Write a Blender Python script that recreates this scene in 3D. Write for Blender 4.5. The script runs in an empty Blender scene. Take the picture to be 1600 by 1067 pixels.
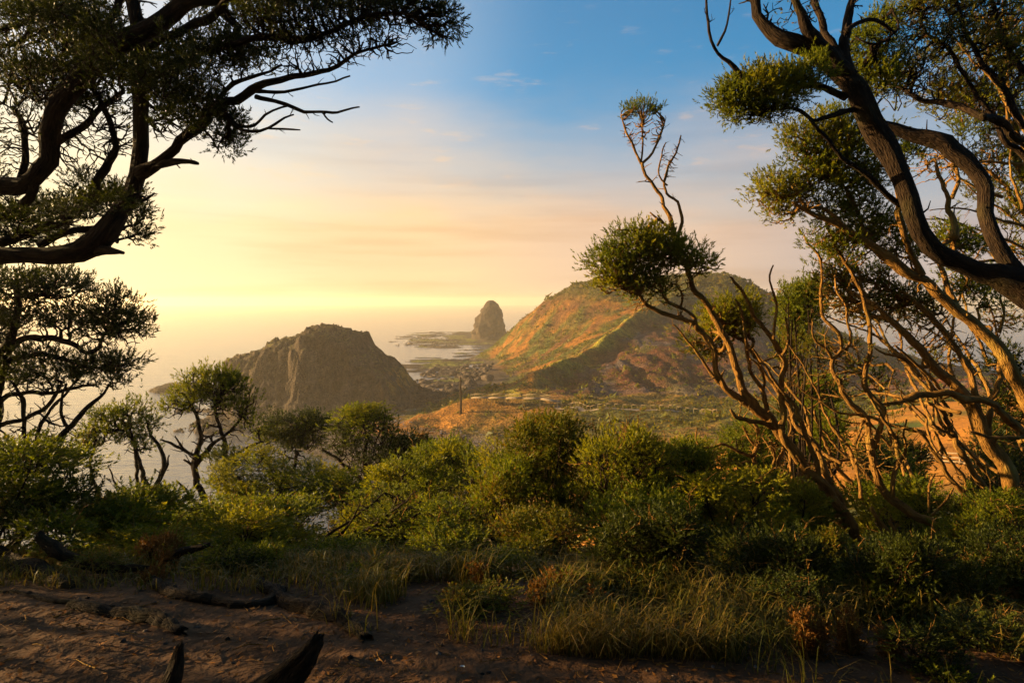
import bpy, math, random
import numpy as np
from mathutils import Vector

random.seed(7)
RNG = np.random.default_rng(7)
R = math.radians
scene = bpy.context.scene
COL = scene.collection

# ------------------------------------------------------------------ camera
CAM_Z = 40.0                      # metres above the sea
FPX = 1067.0                      # focal length in pixels of the 1600 px photograph (24 mm)
PITCH = math.atan(63.5 / FPX)     # horizon sits a little above the middle
cam_d = bpy.data.cameras.new('camera')
cam = bpy.data.objects.new('camera', cam_d); COL.objects.link(cam)
cam.location = (0, 0, CAM_Z)
cam.rotation_euler = (math.pi/2 - PITCH, 0, 0)
cam_d.lens = 24.0; cam_d.sensor_width = 36.0
cam_d.clip_start = 0.05; cam_d.clip_end = 30000
scene.camera = cam

# ------------------------------------------------------------------ sky and sun
SUN_AZ = R(-79)                   # left of the view direction (+Y)
SUN_EL = R(11.0)
sun_dir = Vector((math.sin(SUN_AZ)*math.cos(SUN_EL), math.cos(SUN_AZ)*math.cos(SUN_EL), math.sin(SUN_EL)))
sd = bpy.data.lights.new('sun', 'SUN'); sd.energy = 5.0; sd.angle = R(0.6); sd.color = (1.0, 0.68, 0.31)
so = bpy.data.objects.new('sun', sd); COL.objects.link(so)
so.rotation_euler = sun_dir.to_track_quat('Z', 'Y').to_euler()

world = bpy.data.worlds.new('World'); scene.world = world; world.use_nodes = True
wt = world.node_tree; wn = wt.nodes; wl = wt.links
wn.clear()
def WN(t, **k):
    n = wn.new(t)
    for a, b in k.items(): setattr(n, a, b)
    return n
def wmath(op, a, b=None, c=None, clamp=False):
    n = WN('ShaderNodeMath', operation=op, use_clamp=clamp)
    for i, v in enumerate((a, b, c)):
        if v is None: continue
        if isinstance(v, (int, float)): n.inputs[i].default_value = v
        else: wl.new(v, n.inputs[i])
    return n.outputs[0]
def wramp(fac, stops):
    n = WN('ShaderNodeValToRGB'); e = n.color_ramp.elements
    n.color_ramp.interpolation = 'EASE'
    while len(e) < len(stops): e.new(0.5)
    for el, (p, c) in zip(e, stops): el.position = p; el.color = (*c, 1)
    wl.new(fac, n.inputs[0]); return n.outputs[0]
def wmix(f, a, b):
    n = WN('ShaderNodeMix', data_type='RGBA')
    for s, v in ((n.inputs[0], f), (n.inputs[6], a), (n.inputs[7], b)):
        if isinstance(v, tuple): s.default_value = (*v, 1)
        elif isinstance(v, (int, float)): s.default_value = v
        else: wl.new(v, s)
    return n.outputs[2]
tc = WN('ShaderNodeTexCoord'); dirv = tc.outputs['Generated']
sep = WN('ShaderNodeSeparateXYZ'); wl.new(dirv, sep.inputs[0])
elev = sep.outputs[2]
dotn = WN('ShaderNodeVectorMath', operation='DOT_PRODUCT'); wl.new(dirv, dotn.inputs[0])
dotn.inputs[1].default_value = sun_dir
ang = wmath('DIVIDE', wmath('ARCCOSINE', wmath('MINIMUM', wmath('MAXIMUM', dotn.outputs['Value'], -1.0), 1.0)), math.pi)
sky = WN('ShaderNodeTexSky', sky_type='NISHITA')
sky.sun_disc = False; sky.sun_elevation = SUN_EL; sky.sun_rotation = SUN_AZ
sky.air_density = 1.0; sky.dust_density = 0.6; sky.ozone_density = 3.0; sky.altitude = 40
SKY_STR = 0.14
# low sea fog bank: its colour follows the angle from the sun, its top is uneven
mp = WN('ShaderNodeMapping'); mp.inputs['Scale'].default_value = (2.2, 2.2, 9.0); wl.new(dirv, mp.inputs[0])
nz = WN('ShaderNodeTexNoise'); nz.inputs['Scale'].default_value = 1.3; nz.inputs['Detail'].default_value = 6; nz.inputs['Roughness'].default_value = 0.55
wl.new(mp.outputs[0], nz.inputs['Vector'])
fogcol = wramp(ang, [(0.000, (1.7, 1.32, 0.66)), (0.225, (1.36, 1.08, 0.58)), (0.305, (1.22, 0.92, 0.50)),
                     (0.385, (1.14, 0.76, 0.40)), (0.485, (0.92, 0.62, 0.41)), (0.605, (0.55, 0.45, 0.42)), (0.745, (0.34, 0.34, 0.38)), (1.000, (0.22, 0.25, 0.32))])
# bank: full up to about 8 degrees, gone at 17
top = wmath('ADD', elev, wmath('MULTIPLY', wmath('SUBTRACT', nz.outputs['Fac'], 0.5), -0.16))
bank = wmath('SUBTRACT', 1.0, wmath('SMOOTH_MIN', 1.0, wmath('MAXIMUM', wmath('DIVIDE', wmath('SUBTRACT', top, 0.10), 0.20), 0.0), 0.2), clamp=True)
# veil of thin high fog brightening towards the sun
veil = wramp(ang, [(0.000, (1, 1, 1)), (0.205, (0.92,)*3), (0.295, (0.72,)*3), (0.375, (0.40,)*3), (0.445, (0.07,)*3), (0.545, (0.0,)*3), (1.000, (0, 0, 0))])
veilf = wmath('MULTIPLY', veil, wramp(elev, [(0.0, (1, 1, 1)), (0.35, (0.9,)*3), (0.6, (0.5,)*3), (1.0, (0.25,)*3)]))
skyc = WN('ShaderNodeMix', data_type='RGBA', blend_type='MULTIPLY'); skyc.inputs[0].default_value = 1.0
wl.new(sky.outputs[0], skyc.inputs[6]); skyc.inputs[7].default_value = (SKY_STR*0.55, SKY_STR*1.32, SKY_STR*1.50, 1)
veilcol = wramp(ang, [(0.000, (1.6, 1.35, 0.95)), (0.245, (1.15, 1.02, 0.86)), (0.345, (0.85, 0.86, 0.88)), (0.465, (0.55, 0.68, 0.82)), (1.000, (0.3, 0.4, 0.5))])
base = wmix(veilf, skyc.outputs[2], veilcol)
# small scattered clouds low over the bank
mp2 = WN('ShaderNodeMapping'); mp2.inputs['Scale'].default_value = (7.0, 7.0, 34.0); mp2.inputs['Location'].default_value = (3.1, 0.4, 1.7); wl.new(dirv, mp2.inputs[0])
nz2 = WN('ShaderNodeTexNoise'); nz2.inputs['Scale'].default_value = 1.6; nz2.inputs['Detail'].default_value = 7; nz2.inputs['Roughness'].default_value = 0.6
wl.new(mp2.outputs[0], nz2.inputs['Vector'])
cl = wramp(nz2.outputs['Fac'], [(0.0, (0, 0, 0)), (0.56, (0, 0, 0)), (0.70, (0.6,)*3), (1.0, (0.75,)*3)])
clband = wramp(elev, [(0.0, (0, 0, 0)), (0.13, (0.2,)*3), (0.2, (1, 1, 1)), (0.30, (0.6,)*3), (0.45, (0.25,)*3), (0.7, (0, 0, 0))])
clcol = wramp(ang, [(0.0, (1.3, 1.1, 0.8)), (0.3, (0.9, 0.72, 0.56)), (0.5, (0.6, 0.52, 0.5)), (1, (0.4, 0.4, 0.45))])
base = wmix(wmath('MULTIPLY', cl, clband), base, clcol)
mp3 = WN('ShaderNodeMapping'); mp3.inputs['Scale'].default_value = (1.6, 1.6, 20.0); mp3.inputs['Location'].default_value = (0.3, 2.2, 0.6); wl.new(dirv, mp3.inputs[0])
nz3 = WN('ShaderNodeTexNoise'); nz3.inputs['Scale'].default_value = 1.5; nz3.inputs['Detail'].default_value = 5; nz3.inputs['Roughness'].default_value = 0.5
wl.new(mp3.outputs[0], nz3.inputs['Vector'])
streak = wramp(nz3.outputs['Fac'], [(0.30, (0.88, 0.84, 0.80)), (0.5, (1.0, 1.0, 1.0)), (0.70, (1.07, 1.06, 1.03))])
fs = WN('ShaderNodeMix', data_type='RGBA', blend_type='MULTIPLY'); fs.inputs[0].default_value = 1.0
wl.new(fogcol, fs.inputs[6]); wl.new(streak, fs.inputs[7])
final = wmix(wmath('MULTIPLY', bank, 0.96), base, fs.outputs[2])
bg = WN('ShaderNodeBackground'); wl.new(final, bg.inputs[0]); bg.inputs[1].default_value = 0.275
wo = WN('ShaderNodeOutputWorld'); wl.new(bg.outputs[0], wo.inputs[0])
world.cycles.sampling_method = 'MANUAL'; world.cycles.sample_map_resolution = 512

vs = scene.view_settings
vs.view_transform = 'Standard'; vs.look = 'None'; vs.gamma = 1.0; vs.exposure = 1.85; vs.use_curve_mapping = False
cy = scene.cycles
cy.use_denoising = True
cy.max_bounces = 5; cy.diffuse_bounces = 2; cy.glossy_bounces = 2; cy.transmission_bounces = 3
cy.transparent_max_bounces = 4; cy.volume_bounces = 2
cy.sample_clamp_indirect = 4.0; cy.caustics_reflective = False; cy.caustics_refractive = False

# ------------------------------------------------------------------ helpers
CP, SP = math.cos(PITCH), math.sin(PITCH)
def P(px, py, d):
    """world point seen at photo pixel (px, py) at depth d along the view axis"""
    px = np.asarray(px, float); py = np.asarray(py, float); d = np.asarray(d, float)
    X = (px-800)/FPX*d; Y = (533.5-py)/FPX*d
    return np.stack([X + 0*d, Y*SP + d*CP, CAM_Z + Y*CP - d*SP], -1)

def make_mesh(name, verts, faces, mat=None, smooth=False, col=None):
    """verts (N,3); faces (M,k) or a list of such arrays"""
    me = bpy.data.meshes.new(name)
    fl = faces if isinstance(faces, list) else [faces]
    fl = [np.asarray(f, np.int32) for f in fl if len(f)]
    verts = np.asarray(verts, np.float32)
    me.vertices.add(len(verts)); me.vertices.foreach_set('co', verts.ravel())
    idx = np.concatenate([f.ravel() for f in fl]); tot = np.concatenate([np.full(len(f), f.shape[1], np.int32) for f in fl])
    me.loops.add(len(idx)); me.loops.foreach_set('vertex_index', idx)
    me.polygons.add(len(tot))
    me.polygons.foreach_set('loop_start', np.concatenate([[0], np.cumsum(tot)[:-1]]).astype(np.int32))
    if smooth: me.polygons.foreach_set('use_smooth', np.ones(len(tot), bool))
    if col is not None:
        a = me.color_attributes.new('Col', 'FLOAT_COLOR', 'POINT')
        a.data.foreach_set('color', np.concatenate([col, np.ones((len(col), 1))], 1).astype(np.float32).ravel())
    me.update(calc_edges=True)
    if mat: me.materials.append(mat)
    return me
def link(name, me, parent=None, kind=None):
    o = bpy.data.objects.new(name, me); COL.objects.link(o)
    if parent is not None: o.parent = parent
    if kind: o['kind'] = kind
    return o
def tag(o, label, cat, group=None):
    o['label'] = label; o['category'] = cat
    if group: o['group'] = group
    return o
def empty(name, loc):
    o = bpy.data.objects.new(name, None); COL.objects.link(o); o.location = loc
    o.empty_display_size = 0.2
    return o

def _h(ix, iy, iz, s):
    n = (ix*374761393 + iy*668265263 + iz*2147483647 + s*974634533) & 0xffffffff
    n = ((n ^ (n >> 13)) * 1274126177) & 0xffffffff
    return ((n ^ (n >> 16)) & 0xffff) / 65535.0
def vnoise(p, s=0):
    p = np.asarray(p, float); i = np.floor(p).astype(np.int64); f = p - i; f = f*f*(3-2*f)
    r = 0
    for dx in (0, 1):
        for dy in (0, 1):
            for dz in (0, 1):
                w = (f[..., 0] if dx else 1-f[..., 0])*(f[..., 1] if dy else 1-f[..., 1])*(f[..., 2] if dz else 1-f[..., 2])
                r = r + w*_h(i[..., 0]+dx, i[..., 1]+dy, i[..., 2]+dz, s)
    return r
def fbm(p, oct=4, s=0, gain=0.5):
    p = np.asarray(p, float); a, t, r = 1.0, 0.0, 0
    for k in range(oct):
        r = r + a*vnoise(p*(2.03**k)+17.1*k, s+k); t += a; a *= gain
    return r/t                                   # 0..1
def sstep(a, b, x):
    t = np.clip((x-a)/(b-a), 0, 1); return t*t*(3-2*t)

def grid_faces(nr, nc, wrap=False):
    r = np.arange(nr-1)[:, None]; c = np.arange(nc if wrap else nc-1)[None, :]
    c2 = (c+1) % nc
    return np.stack([r*nc+c, r*nc+c2, (r+1)*nc+c2, (r+1)*nc+c], -1).reshape(-1, 4)

def edge_tubes(A, B, ra, rb, k):
    """open tubes for E edges, k sides"""
    t = B-A; L = np.linalg.norm(t, axis=1, keepdims=True)+1e-9; t = t/L
    ref = np.where(np.abs(t[:, 2:3]) > 0.9, np.array([[1., 0, 0]]), np.array([[0, 0, 1.]]))
    u = np.cross(t, ref); u /= np.linalg.norm(u, axis=1, keepdims=True)+1e-9
    v = np.cross(t, u)
    an = np.arange(k)/k*2*math.pi
    ring = u[:, None, :]*np.cos(an)[None, :, None] + v[:, None, :]*np.sin(an)[None, :, None]
    va = A[:, None]+ring*ra[:, None, None]; vb = B[:, None]+ring*rb[:, None, None]
    V = np.stack([va, vb], 1).reshape(-1, 3)
    E = len(A); b = (np.arange(E)*2*k)[:, None]; j = np.arange(k)[None]; j2 = (j+1) % k
    F = np.stack([b+j, b+j2, b+k+j2, b+k+j], -1).reshape(-1, 4)
    return V, F

def catmull(pts, step):
    pts = np.asarray(pts, float); n = len(pts)
    if n < 3:
        m = max(3, int(np.linalg.norm(pts[-1, :3]-pts[0, :3])/step)); t = np.linspace(0, 1, m)[:, None]
        return pts[0]*(1-t)+pts[-1]*t
    out = []
    for i in range(n-1):
        p0 = pts[max(i-1, 0)]; p1 = pts[i]; p2 = pts[i+1]; p3 = pts[min(i+2, n-1)]
        m = max(2, int(np.linalg.norm(p2[:3]-p1[:3])/step))
        t = np.linspace(0, 1, m, endpoint=False)[:, None]
        out.append(0.5*((2*p1)+(-p0+p2)*t+(2*p0-5*p1+4*p2-p3)*t*t+(-p0+3*p1-3*p2+p3)*t**3))
    out.append(pts[-1:]); return np.concatenate(out)
def chain_tube(c, r, k=9, rough=0.10, seed=0, cap=True, want=False):
    """tube along centreline c (N,3) with radii r, uneven fluted bark outline"""
    n = len(c); t = np.gradient(c, axis=0); t /= np.linalg.norm(t, axis=1, keepdims=True)+1e-9
    u = np.zeros_like(c); ref = np.array([0, 0, 1.]) if abs(t[0, 2]) < 0.9 else np.array([1., 0, 0])
    u0 = np.cross(t[0], ref); u0 /= np.linalg.norm(u0)
    for i in range(n):
        u0 = u0 - t[i]*np.dot(u0, t[i]); u0 = u0/(np.linalg.norm(u0)+1e-9); u[i] = u0
    v = np.cross(t, u); an = np.arange(k)/k*2*math.pi
    ring = u[:, None]*np.cos(an)[None, :, None]+v[:, None]*np.sin(an)[None, :, None]
    pos = c[:, None]+ring*r[:, None, None]
    s = np.concatenate([[0], np.cumsum(np.linalg.norm(np.diff(c, axis=0), axis=1))])
    rm = max(r.max(), .004)
    nzv = fbm(pos/(rm*1.5)+seed*7.3, 3, seed)-0.5
    tw = an[None]+s[:, None]/(rm*14)
    fl = fbm(np.stack([np.cos(tw)*1.6+seed, np.sin(tw)*1.6, s[:, None]/(rm*7)+0*tw], -1), 3, seed+3)-0.5
    kn = np.clip(fbm(pos/(rm*3.2)+seed*1.3, 2, seed+11)-0.62, 0, 1)*2.2
    pos = c[:, None]+ring*(r[:, None]*(1+rough*2.0*nzv+rough*4.0*fl+kn))[..., None]
    V = pos.reshape(-1, 3); F = [grid_faces(n, k, True)]
    bk = np.stack([np.cos(an)[None]*r[:, None], np.sin(an)[None]*r[:, None], 0.22*s[:, None]+0*tw], -1).reshape(-1, 3)+seed*.37
    if cap:
        V = np.concatenate([V, c[-1:]+t[-1:]*r[-1]*0.6, c[:1]-t[:1]*r[0]*0.3]); j = np.arange(k); j2 = (j+1) % k
        bk = np.concatenate([bk, bk[-1:], bk[:1]])
        F.append(np.stack([(n-1)*k+j, (n-1)*k+j2, np.full(k, n*k)], -1)); F.append(np.stack([j2, j, np.full(k, n*k+1)], -1))
    if want: return V, F, bk
    return V, F
def bark_mesh(name, c, r, k, rough, seed, base, mat):
    V, F, bk = chain_tube(c, r, k, rough, seed, True, True)
    me = make_mesh(name, V-base, F, M[mat], True)
    a = me.attributes.new('bk', 'FLOAT_VECTOR', 'POINT'); a.data.foreach_set('vector', bk.astype(np.float32).ravel())
    return me

# ------------------------------------------------------------------ materials
def new_mat(name):
    m = bpy.data.materials.new(name); m.use_nodes = True; nt = m.node_tree; nt.nodes.clear(); return m, nt
def nd(nt, t, ins=None, **k):
    n = nt.nodes.new(t)
    for a, b in k.items(): setattr(n, a, b)
    for a, b in (ins or {}).items():
        if isinstance(b, bpy.types.NodeSocket): nt.links.new(b, n.inputs[a])
        else: n.inputs[a].default_value = b
    return n
def ramp(nt, fac, stops, interp='LINEAR'):
    n = nt.nodes.new('ShaderNodeValToRGB'); e = n.color_ramp.elements; n.color_ramp.interpolation = interp
    while len(e) < len(stops): e.new(0.5)
    for el, (p, c) in zip(e, stops): el.position = p; el.color = (*c, 1)
    nt.links.new(fac, n.inputs[0]); return n.outputs[0]
def mixc(nt, f, a, b, blend='MIX'):
    n = nt.nodes.new('ShaderNodeMix'); n.data_type = 'RGBA'; n.blend_type = blend
    for s, v in ((n.inputs[0], f), (n.inputs[6], a), (n.inputs[7], b)):
        if isinstance(v, tuple): s.default_value = (*v, 1)
        elif isinstance(v, (int, float)): s.default_value = v
        else: nt.links.new(v, s)
    return n.outputs[2]

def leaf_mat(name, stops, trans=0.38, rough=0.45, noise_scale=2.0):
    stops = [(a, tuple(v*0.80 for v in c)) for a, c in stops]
    m, nt = new_mat(name)
    geo = nd(nt, 'ShaderNodeNewGeometry')
    nzn = nd(nt, 'ShaderNodeTexNoise', {'Vector': geo.outputs['Position'], 'Scale': noise_scale, 'Detail': 3.0})
    f = nd(nt, 'ShaderNodeMath', {0: geo.outputs['Random Per Island'], 1: 0.55}, operation='MULTIPLY').outputs[0]
    g = nd(nt, 'ShaderNodeMath', {0: nzn.outputs['Fac'], 1: 0.9, 2: -0.22}, operation='MULTIPLY_ADD').outputs[0]
    fac = nd(nt, 'ShaderNodeMath', {0: f, 1: g}, operation='ADD', use_clamp=True).outputs[0]
    c = ramp(nt, fac, stops)
    pb = nd(nt, 'ShaderNodeBsdfPrincipled', {'Base Color': c, 'Roughness': rough})
    pb.inputs['Specular IOR Level'].default_value = 0.07
    tr = nd(nt, 'ShaderNodeBsdfTranslucent', {'Color': mixc(nt, 1.0, c, (1.5, 1.4, 0.6), 'MULTIPLY')})
    mx = nd(nt, 'ShaderNodeMixShader', {0: trans, 1: pb.outputs[0], 2: tr.outputs[0]})
    nd(nt, 'ShaderNodeOutputMaterial', {0: mx.outputs[0]})
    return m
def vcol_mat(name, scale, bump, rough=0.9, var=0.35, det=8.0, dist=0.3):
    m, nt = new_mat(name)
    at = nd(nt, 'ShaderNodeVertexColor', layer_name='Col')
    geo = nd(nt, 'ShaderNodeNewGeometry')
    n1 = nd(nt, 'ShaderNodeTexNoise', {'Vector': geo.outputs['Position'], 'Scale': scale, 'Detail': det, 'Roughness': 0.65})
    n2 = nd(nt, 'ShaderNodeTexNoise', {'Vector': geo.outputs['Position'], 'Scale': scale*5.3, 'Detail': 4.0})
    k = ramp(nt, n1.outputs['Fac'], [(0.25, (1-var,)*3), (0.5, (1, 1, 1)), (0.75, (1+var,)*3)])
    c = mixc(nt, 1.0, at.outputs['Color'], k, 'MULTIPLY')
    k2 = ramp(nt, n2.outputs['Fac'], [(0.3, (1-var*.7,)*3), (0.7, (1+var*.7,)*3)])
    c = mixc(nt, 1.0, c, k2, 'MULTIPLY')
    h = nd(nt, 'ShaderNodeMath', {0: n1.outputs['Fac'], 1: n2.outputs['Fac']}, operation='ADD').outputs[0]
    bp = nd(nt, 'ShaderNodeBump', {'Height': h, 'Strength': bump, 'Distance': dist})
    pb = nd(nt, 'ShaderNodeBsdfPrincipled', {'Base Color': c, 'Roughness': rough, 'Normal': bp.outputs[0]})
    pb.inputs['Specular IOR Level'].default_value = 0.08
    nd(nt, 'ShaderNodeOutputMaterial', {0: pb.outputs[0]})
    return m
def bark_mat(name, c0, c1, c2, scale=14.0, limb=False):
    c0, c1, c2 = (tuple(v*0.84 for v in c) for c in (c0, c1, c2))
    m, nt = new_mat(name)
    geo = nd(nt, 'ShaderNodeNewGeometry'); src = geo.outputs['Position']
    if limb: src = nd(nt, 'ShaderNodeAttribute', attribute_name='bk').outputs['Vector']
    n1 = nd(nt, 'ShaderNodeTexNoise', {'Vector': src, 'Scale': scale*(2.2 if limb else 1), 'Detail': 7.0, 'Roughness': 0.7, 'Distortion': 0.8})
    n2 = nd(nt, 'ShaderNodeTexNoise', {'Vector': geo.outputs['Position'], 'Scale': scale*0.22, 'Detail': 3.0})
    vo = nd(nt, 'ShaderNodeTexVoronoi', {'Vector': src, 'Scale': scale*4.0}, feature='DISTANCE_TO_EDGE')
    c = ramp(nt, n1.outputs['Fac'], [(0.28, c0), (0.5, c1), (0.72, c2)])
    lic = ramp(nt, n2.outputs['Fac'], [(0.55, (0, 0, 0)), (0.7, (0.5,)*3)])
    c = mixc(nt, lic, c, (c2[0]*0.9, c2[1]*1.15, c2[2]*0.9))
    h = nd(nt, 'ShaderNodeMath', {0: n1.outputs['Fac'], 1: vo.outputs['Distance']}, operation='ADD').outputs[0]
    bp = nd(nt, 'ShaderNodeBump', {'Height': h, 'Strength': 0.9, 'Distance': 0.03})
    pb = nd(nt, 'ShaderNodeBsdfPrincipled', {'Base Color': c, 'Roughness': 0.85, 'Normal': bp.outputs[0]})
    pb.inputs['Specular IOR Level'].default_value = 0.08
    nd(nt, 'ShaderNodeOutputMaterial', {0: pb.outputs[0]})
    return m
M = {}
M['leaf_dark'] = leaf_mat('leaf_dark', [(0.1, (0.014, 0.020, 0.004)), (0.5, (0.036, 0.047, 0.006)), (0.9, (0.085, 0.09, 0.012))], 0.25)  # darker leaf copy: shade of silhouetted and shadowed foliage put into its colour
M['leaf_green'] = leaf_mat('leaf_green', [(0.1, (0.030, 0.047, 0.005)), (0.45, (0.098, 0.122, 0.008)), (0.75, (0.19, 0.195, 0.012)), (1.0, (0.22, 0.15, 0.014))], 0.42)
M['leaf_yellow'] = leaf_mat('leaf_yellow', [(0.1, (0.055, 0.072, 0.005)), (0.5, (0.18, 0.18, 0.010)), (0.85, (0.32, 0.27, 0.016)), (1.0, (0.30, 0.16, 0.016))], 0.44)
M['leaf_rust'] = leaf_mat('leaf_rust', [(0.1, (0.08, 0.034, 0.010)), (0.5, (0.18, 0.075, 0.016)), (0.9, (0.30, 0.14, 0.03))], 0.30)
M['leaf_mixed'] = leaf_mat('leaf_mixed', [(0.1, (0.033, 0.046, 0.006)), (0.4, (0.095, 0.105, 0.009)), (0.65, (0.15, 0.13, 0.012)), (0.85, (0.17, 0.075, 0.014)), (1.0, (0.14, 0.048, 0.012))], 0.34, noise_scale=3.0)
M['grass'] = leaf_mat('grass', [(0.1, (0.045, 0.055, 0.008)), (0.4, (0.11, 0.10, 0.014)), (0.7, (0.22, 0.14, 0.03)), (1.0, (0.30, 0.18, 0.055))], 0.35, noise_scale=1.2)
for nm_, lm_ in (('', True), ('_twig', False)):
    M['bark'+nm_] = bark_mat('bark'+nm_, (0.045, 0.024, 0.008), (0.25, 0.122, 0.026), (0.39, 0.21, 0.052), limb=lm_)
    M['bark_dark'+nm_] = bark_mat('bark_dark'+nm_, (0.008, 0.005, 0.003), (0.027, 0.016, 0.009), (0.07, 0.043, 0.021), limb=lm_)  # near-black bark copy: shade of backlit limbs put into the colour
M['log'] = bark_mat('log', (0.007, 0.005, 0.0035), (0.026, 0.017, 0.010), (0.085, 0.052, 0.025), 20.0, limb=True)
M['ground'] = vcol_mat('ground', 1.4, 0.6, var=0.4, dist=0.08)
M['hill'] = vcol_mat('hill', 0.30, 1.0, var=0.75, dist=1.6)
M['rock'] = vcol_mat('rock', 0.35, 1.0, var=0.65, dist=1.4)
M['timber'] = bark_mat('timber', (0.14, 0.10, 0.06), (0.25, 0.18, 0.11), (0.34, 0.26, 0.16), 3.0)

# ------------------------------------------------------------------ terrain height from surveyed points
def hp(px, py, d):
    p = P(px, py, d); return (p[0], p[1], p[2])
C0 = CAM_Z
ctrl = [(0,0,C0-1.6),(-5,0,C0-1.45),(5,0,C0-1.7),(0,-10,C0-1.3),(14,-10,C0-1.2),(-14,-10,C0-1.0),(0,-30,C0),(25,-25,C0+1),(-30,-25,C0-1),
 (-5,4,C0-1.62),(-2,4,C0-1.72),(0,4,C0-1.78),(2.5,4,C0-1.9),(5,4,C0-1.95),(12,3,C0-1.6),(-14,4,C0-2.2),
 (-7,8,C0-3.0),(-3,8,C0-3.1),(0,8,C0-3.0),(4,8,C0-2.9),(8,8,C0-2.8),(16,8,C0-2.2),
 (-14,14,C0-6.0),(-6,14,C0-5.6),(0,14,C0-5.3),(6,14,C0-4.9),(14,14,C0-4.2),(26,14,C0-3.4),
 (-22,25,C0-13),(-10,25,C0-11.5),(0,25,C0-10),(10,25,C0-8.3),(20,25,C0-7),(36,25,C0-5),
 (-36,40,C0-24),(-18,40,C0-20.5),(0,40,C0-17),(10,40,C0-14),(18,40,C0-11),(30,40,C0-9),(50,40,C0-7),
 (-36,60,C0-33),(-15,60,C0-29),(0,60,C0-25),(10,60,C0-20),(17,62,C0-15.6),(22,62,C0-13.2),(30,60,C0-11.2),(40,60,C0-10.2),(60,60,C0-8),
 (-30,85,C0-38),(-10,85,C0-35),(5,85,C0-32),(20,88,C0-23.5),(30,88,C0-19),(45,88,C0-15),(70,85,C0-12),
 (-30,110,C0-39.6),(-10,110,C0-38.4),(8,110,C0-36),(25,110,C0-30),(45,112,C0-25),(75,112,C0-20),(110,100,C0-16),
 (-60,110,-3),(-60,140,-2.5),(-55,160,-2),(-60,60,-2),(-70,30,2),(-80,200,-2.5),(-45,175,0.6),
 (-30,150,1.4),(-10,150,1.9),(6,150,4.0),(25,150,11),(50,150,14.5),(85,150,17),(130,140,16),
 (-80,226,1.6),(-66,219,1.6),(-52,210,1.8),(-95,212,-1.5),(-75,196,-1.5),(-58,186,0.2),(-100,235,-1.0),(-42,185,2.0),(-25,185,2.4),(-12,180,2.2),(-2,178,3.6),
 hp(650,640,222),hp(690,632,218),hp(735,625,216),hp(760,622,215),hp(800,621,212),hp(850,622,208),hp(885,634,196),hp(930,642,188),hp(1000,641,184),hp(1090,640,180),
 hp(770,655,198),hp(820,660,188),hp(870,660,180),hp(950,668,165),hp(1050,670,158),hp(1000,690,140),
 # spur crest
 hp(790,612,228),hp(850,604,238),hp(900,576,262),hp(950,540,292),hp(985,512,318),hp(1020,496,340),hp(1062,478,366),
 # brown face to the right of the spur
 hp(930,618,205),hp(1000,600,218),hp(1100,610,212),hp(1180,605,220),hp(980,560,255),hp(1050,545,272),hp(1100,515,305),hp(1150,520,300),hp(1180,560,262),hp(1250,600,230),hp(1230,540,300),
 # main crest
 hp(779,566,425),hp(790,535,450),hp(815,501,455),hp(850,471,445),hp(900,448,430),hp(960,435,420),hp(1050,430,405),hp(1100,426,398),hp(1130,424,392),hp(1165,432,388),hp(1200,456,384),hp(1225,486,380),hp(1270,525,370),hp(1330,560,350),hp(1395,580,330),
 # left flank and valley
 hp(800,560,400),hp(850,535,400),hp(860,580,330),hp(820,600,290),hp(900,520,385),hp(950,490,385),hp(1000,470,390),
 (-28,290,1.0),(-22,330,1.0),(-18,370,1.2),(-12,400,1.5),
 # sea round it
 (-60,260,-2.5),(-60,330,-2),(-50,400,-2),(-40,470,-3),(-10,520,-3),(60,560,-4),(150,560,-4),(240,520,-4),(300,420,-4),(320,300,-4),
 hp(1440,598,250),hp(1530,592,250),hp(1600,605,250),(230,270,6),(260,200,4),(180,170,14),(170,330,2),
 ]
ctrl = np.array(ctrl)
_c2 = 5.0
def _phi(r2): return np.sqrt(r2+_c2)
_n = len(ctrl)
_A = np.zeros((_n+3, _n+3)); _d2 = ((ctrl[:, None, :2]-ctrl[None, :, :2])**2).sum(-1)
_A[:_n, :_n] = _phi(_d2); _A[:_n, _n] = 1; _A[:_n, _n+1:] = ctrl[:, :2]/100; _A[_n:, :_n] = _A[:_n, _n:].T
_w = np.linalg.solve(_A, np.concatenate([ctrl[:, 2], np.zeros(3)]))
def height(x, y):
    x = np.asarray(x, float); y = np.asarray(y, float); sh = x.shape; x = x.ravel(); y = y.ravel(); out = np.empty(len(x))
    for s in range(0, len(x), 20000):
        q = slice(s, s+20000)
        r2 = (x[q, None]-ctrl[None, :, 0])**2+(y[q, None]-ctrl[None, :, 1])**2
        out[q] = _phi(r2)@_w[:_n]+_w[_n]+(x[q]*_w[_n+1]+y[q]*_w[_n+2])/100
    return out.reshape(sh)
SPY = [205, 238, 262, 292, 318, 340, 366, 400]; SPX = [6, 11, 24.5, 41, 55, 70, 90, 110]
def relief(x, y, z):
    """added unevenness growing with distance"""
    p = np.stack([x, y, 0*x], -1); d = np.hypot(x, y)
    a = np.clip((d-100)/120, 0, 1)
    r = a*((fbm(p/26, 5, 3)-0.5)*7.0 + (0.5-np.abs(fbm(p/11, 4, 9)-0.5)*2-0.4)*2.6)
    a2 = np.clip((d-8)/30, 0, 1)*(1-a)
    r = r + a2*(fbm(p/5, 4, 5)-0.5)*1.4
    near = np.clip(1-d/14, 0, 1)
    r = r + near*((fbm(p/0.7, 5, 21)-0.5)*0.10+(fbm(p/0.13, 3, 31)-0.5)*0.035)
    cx = np.interp(y, SPY, SPX)
    r = r + 6.0*np.exp(-((x-cx+2)/5.5)**2)*sstep(215, 235, y)*sstep(400, 350, y)
    return r*np.clip((z+1.0)/6, 0.12, 1)
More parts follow.
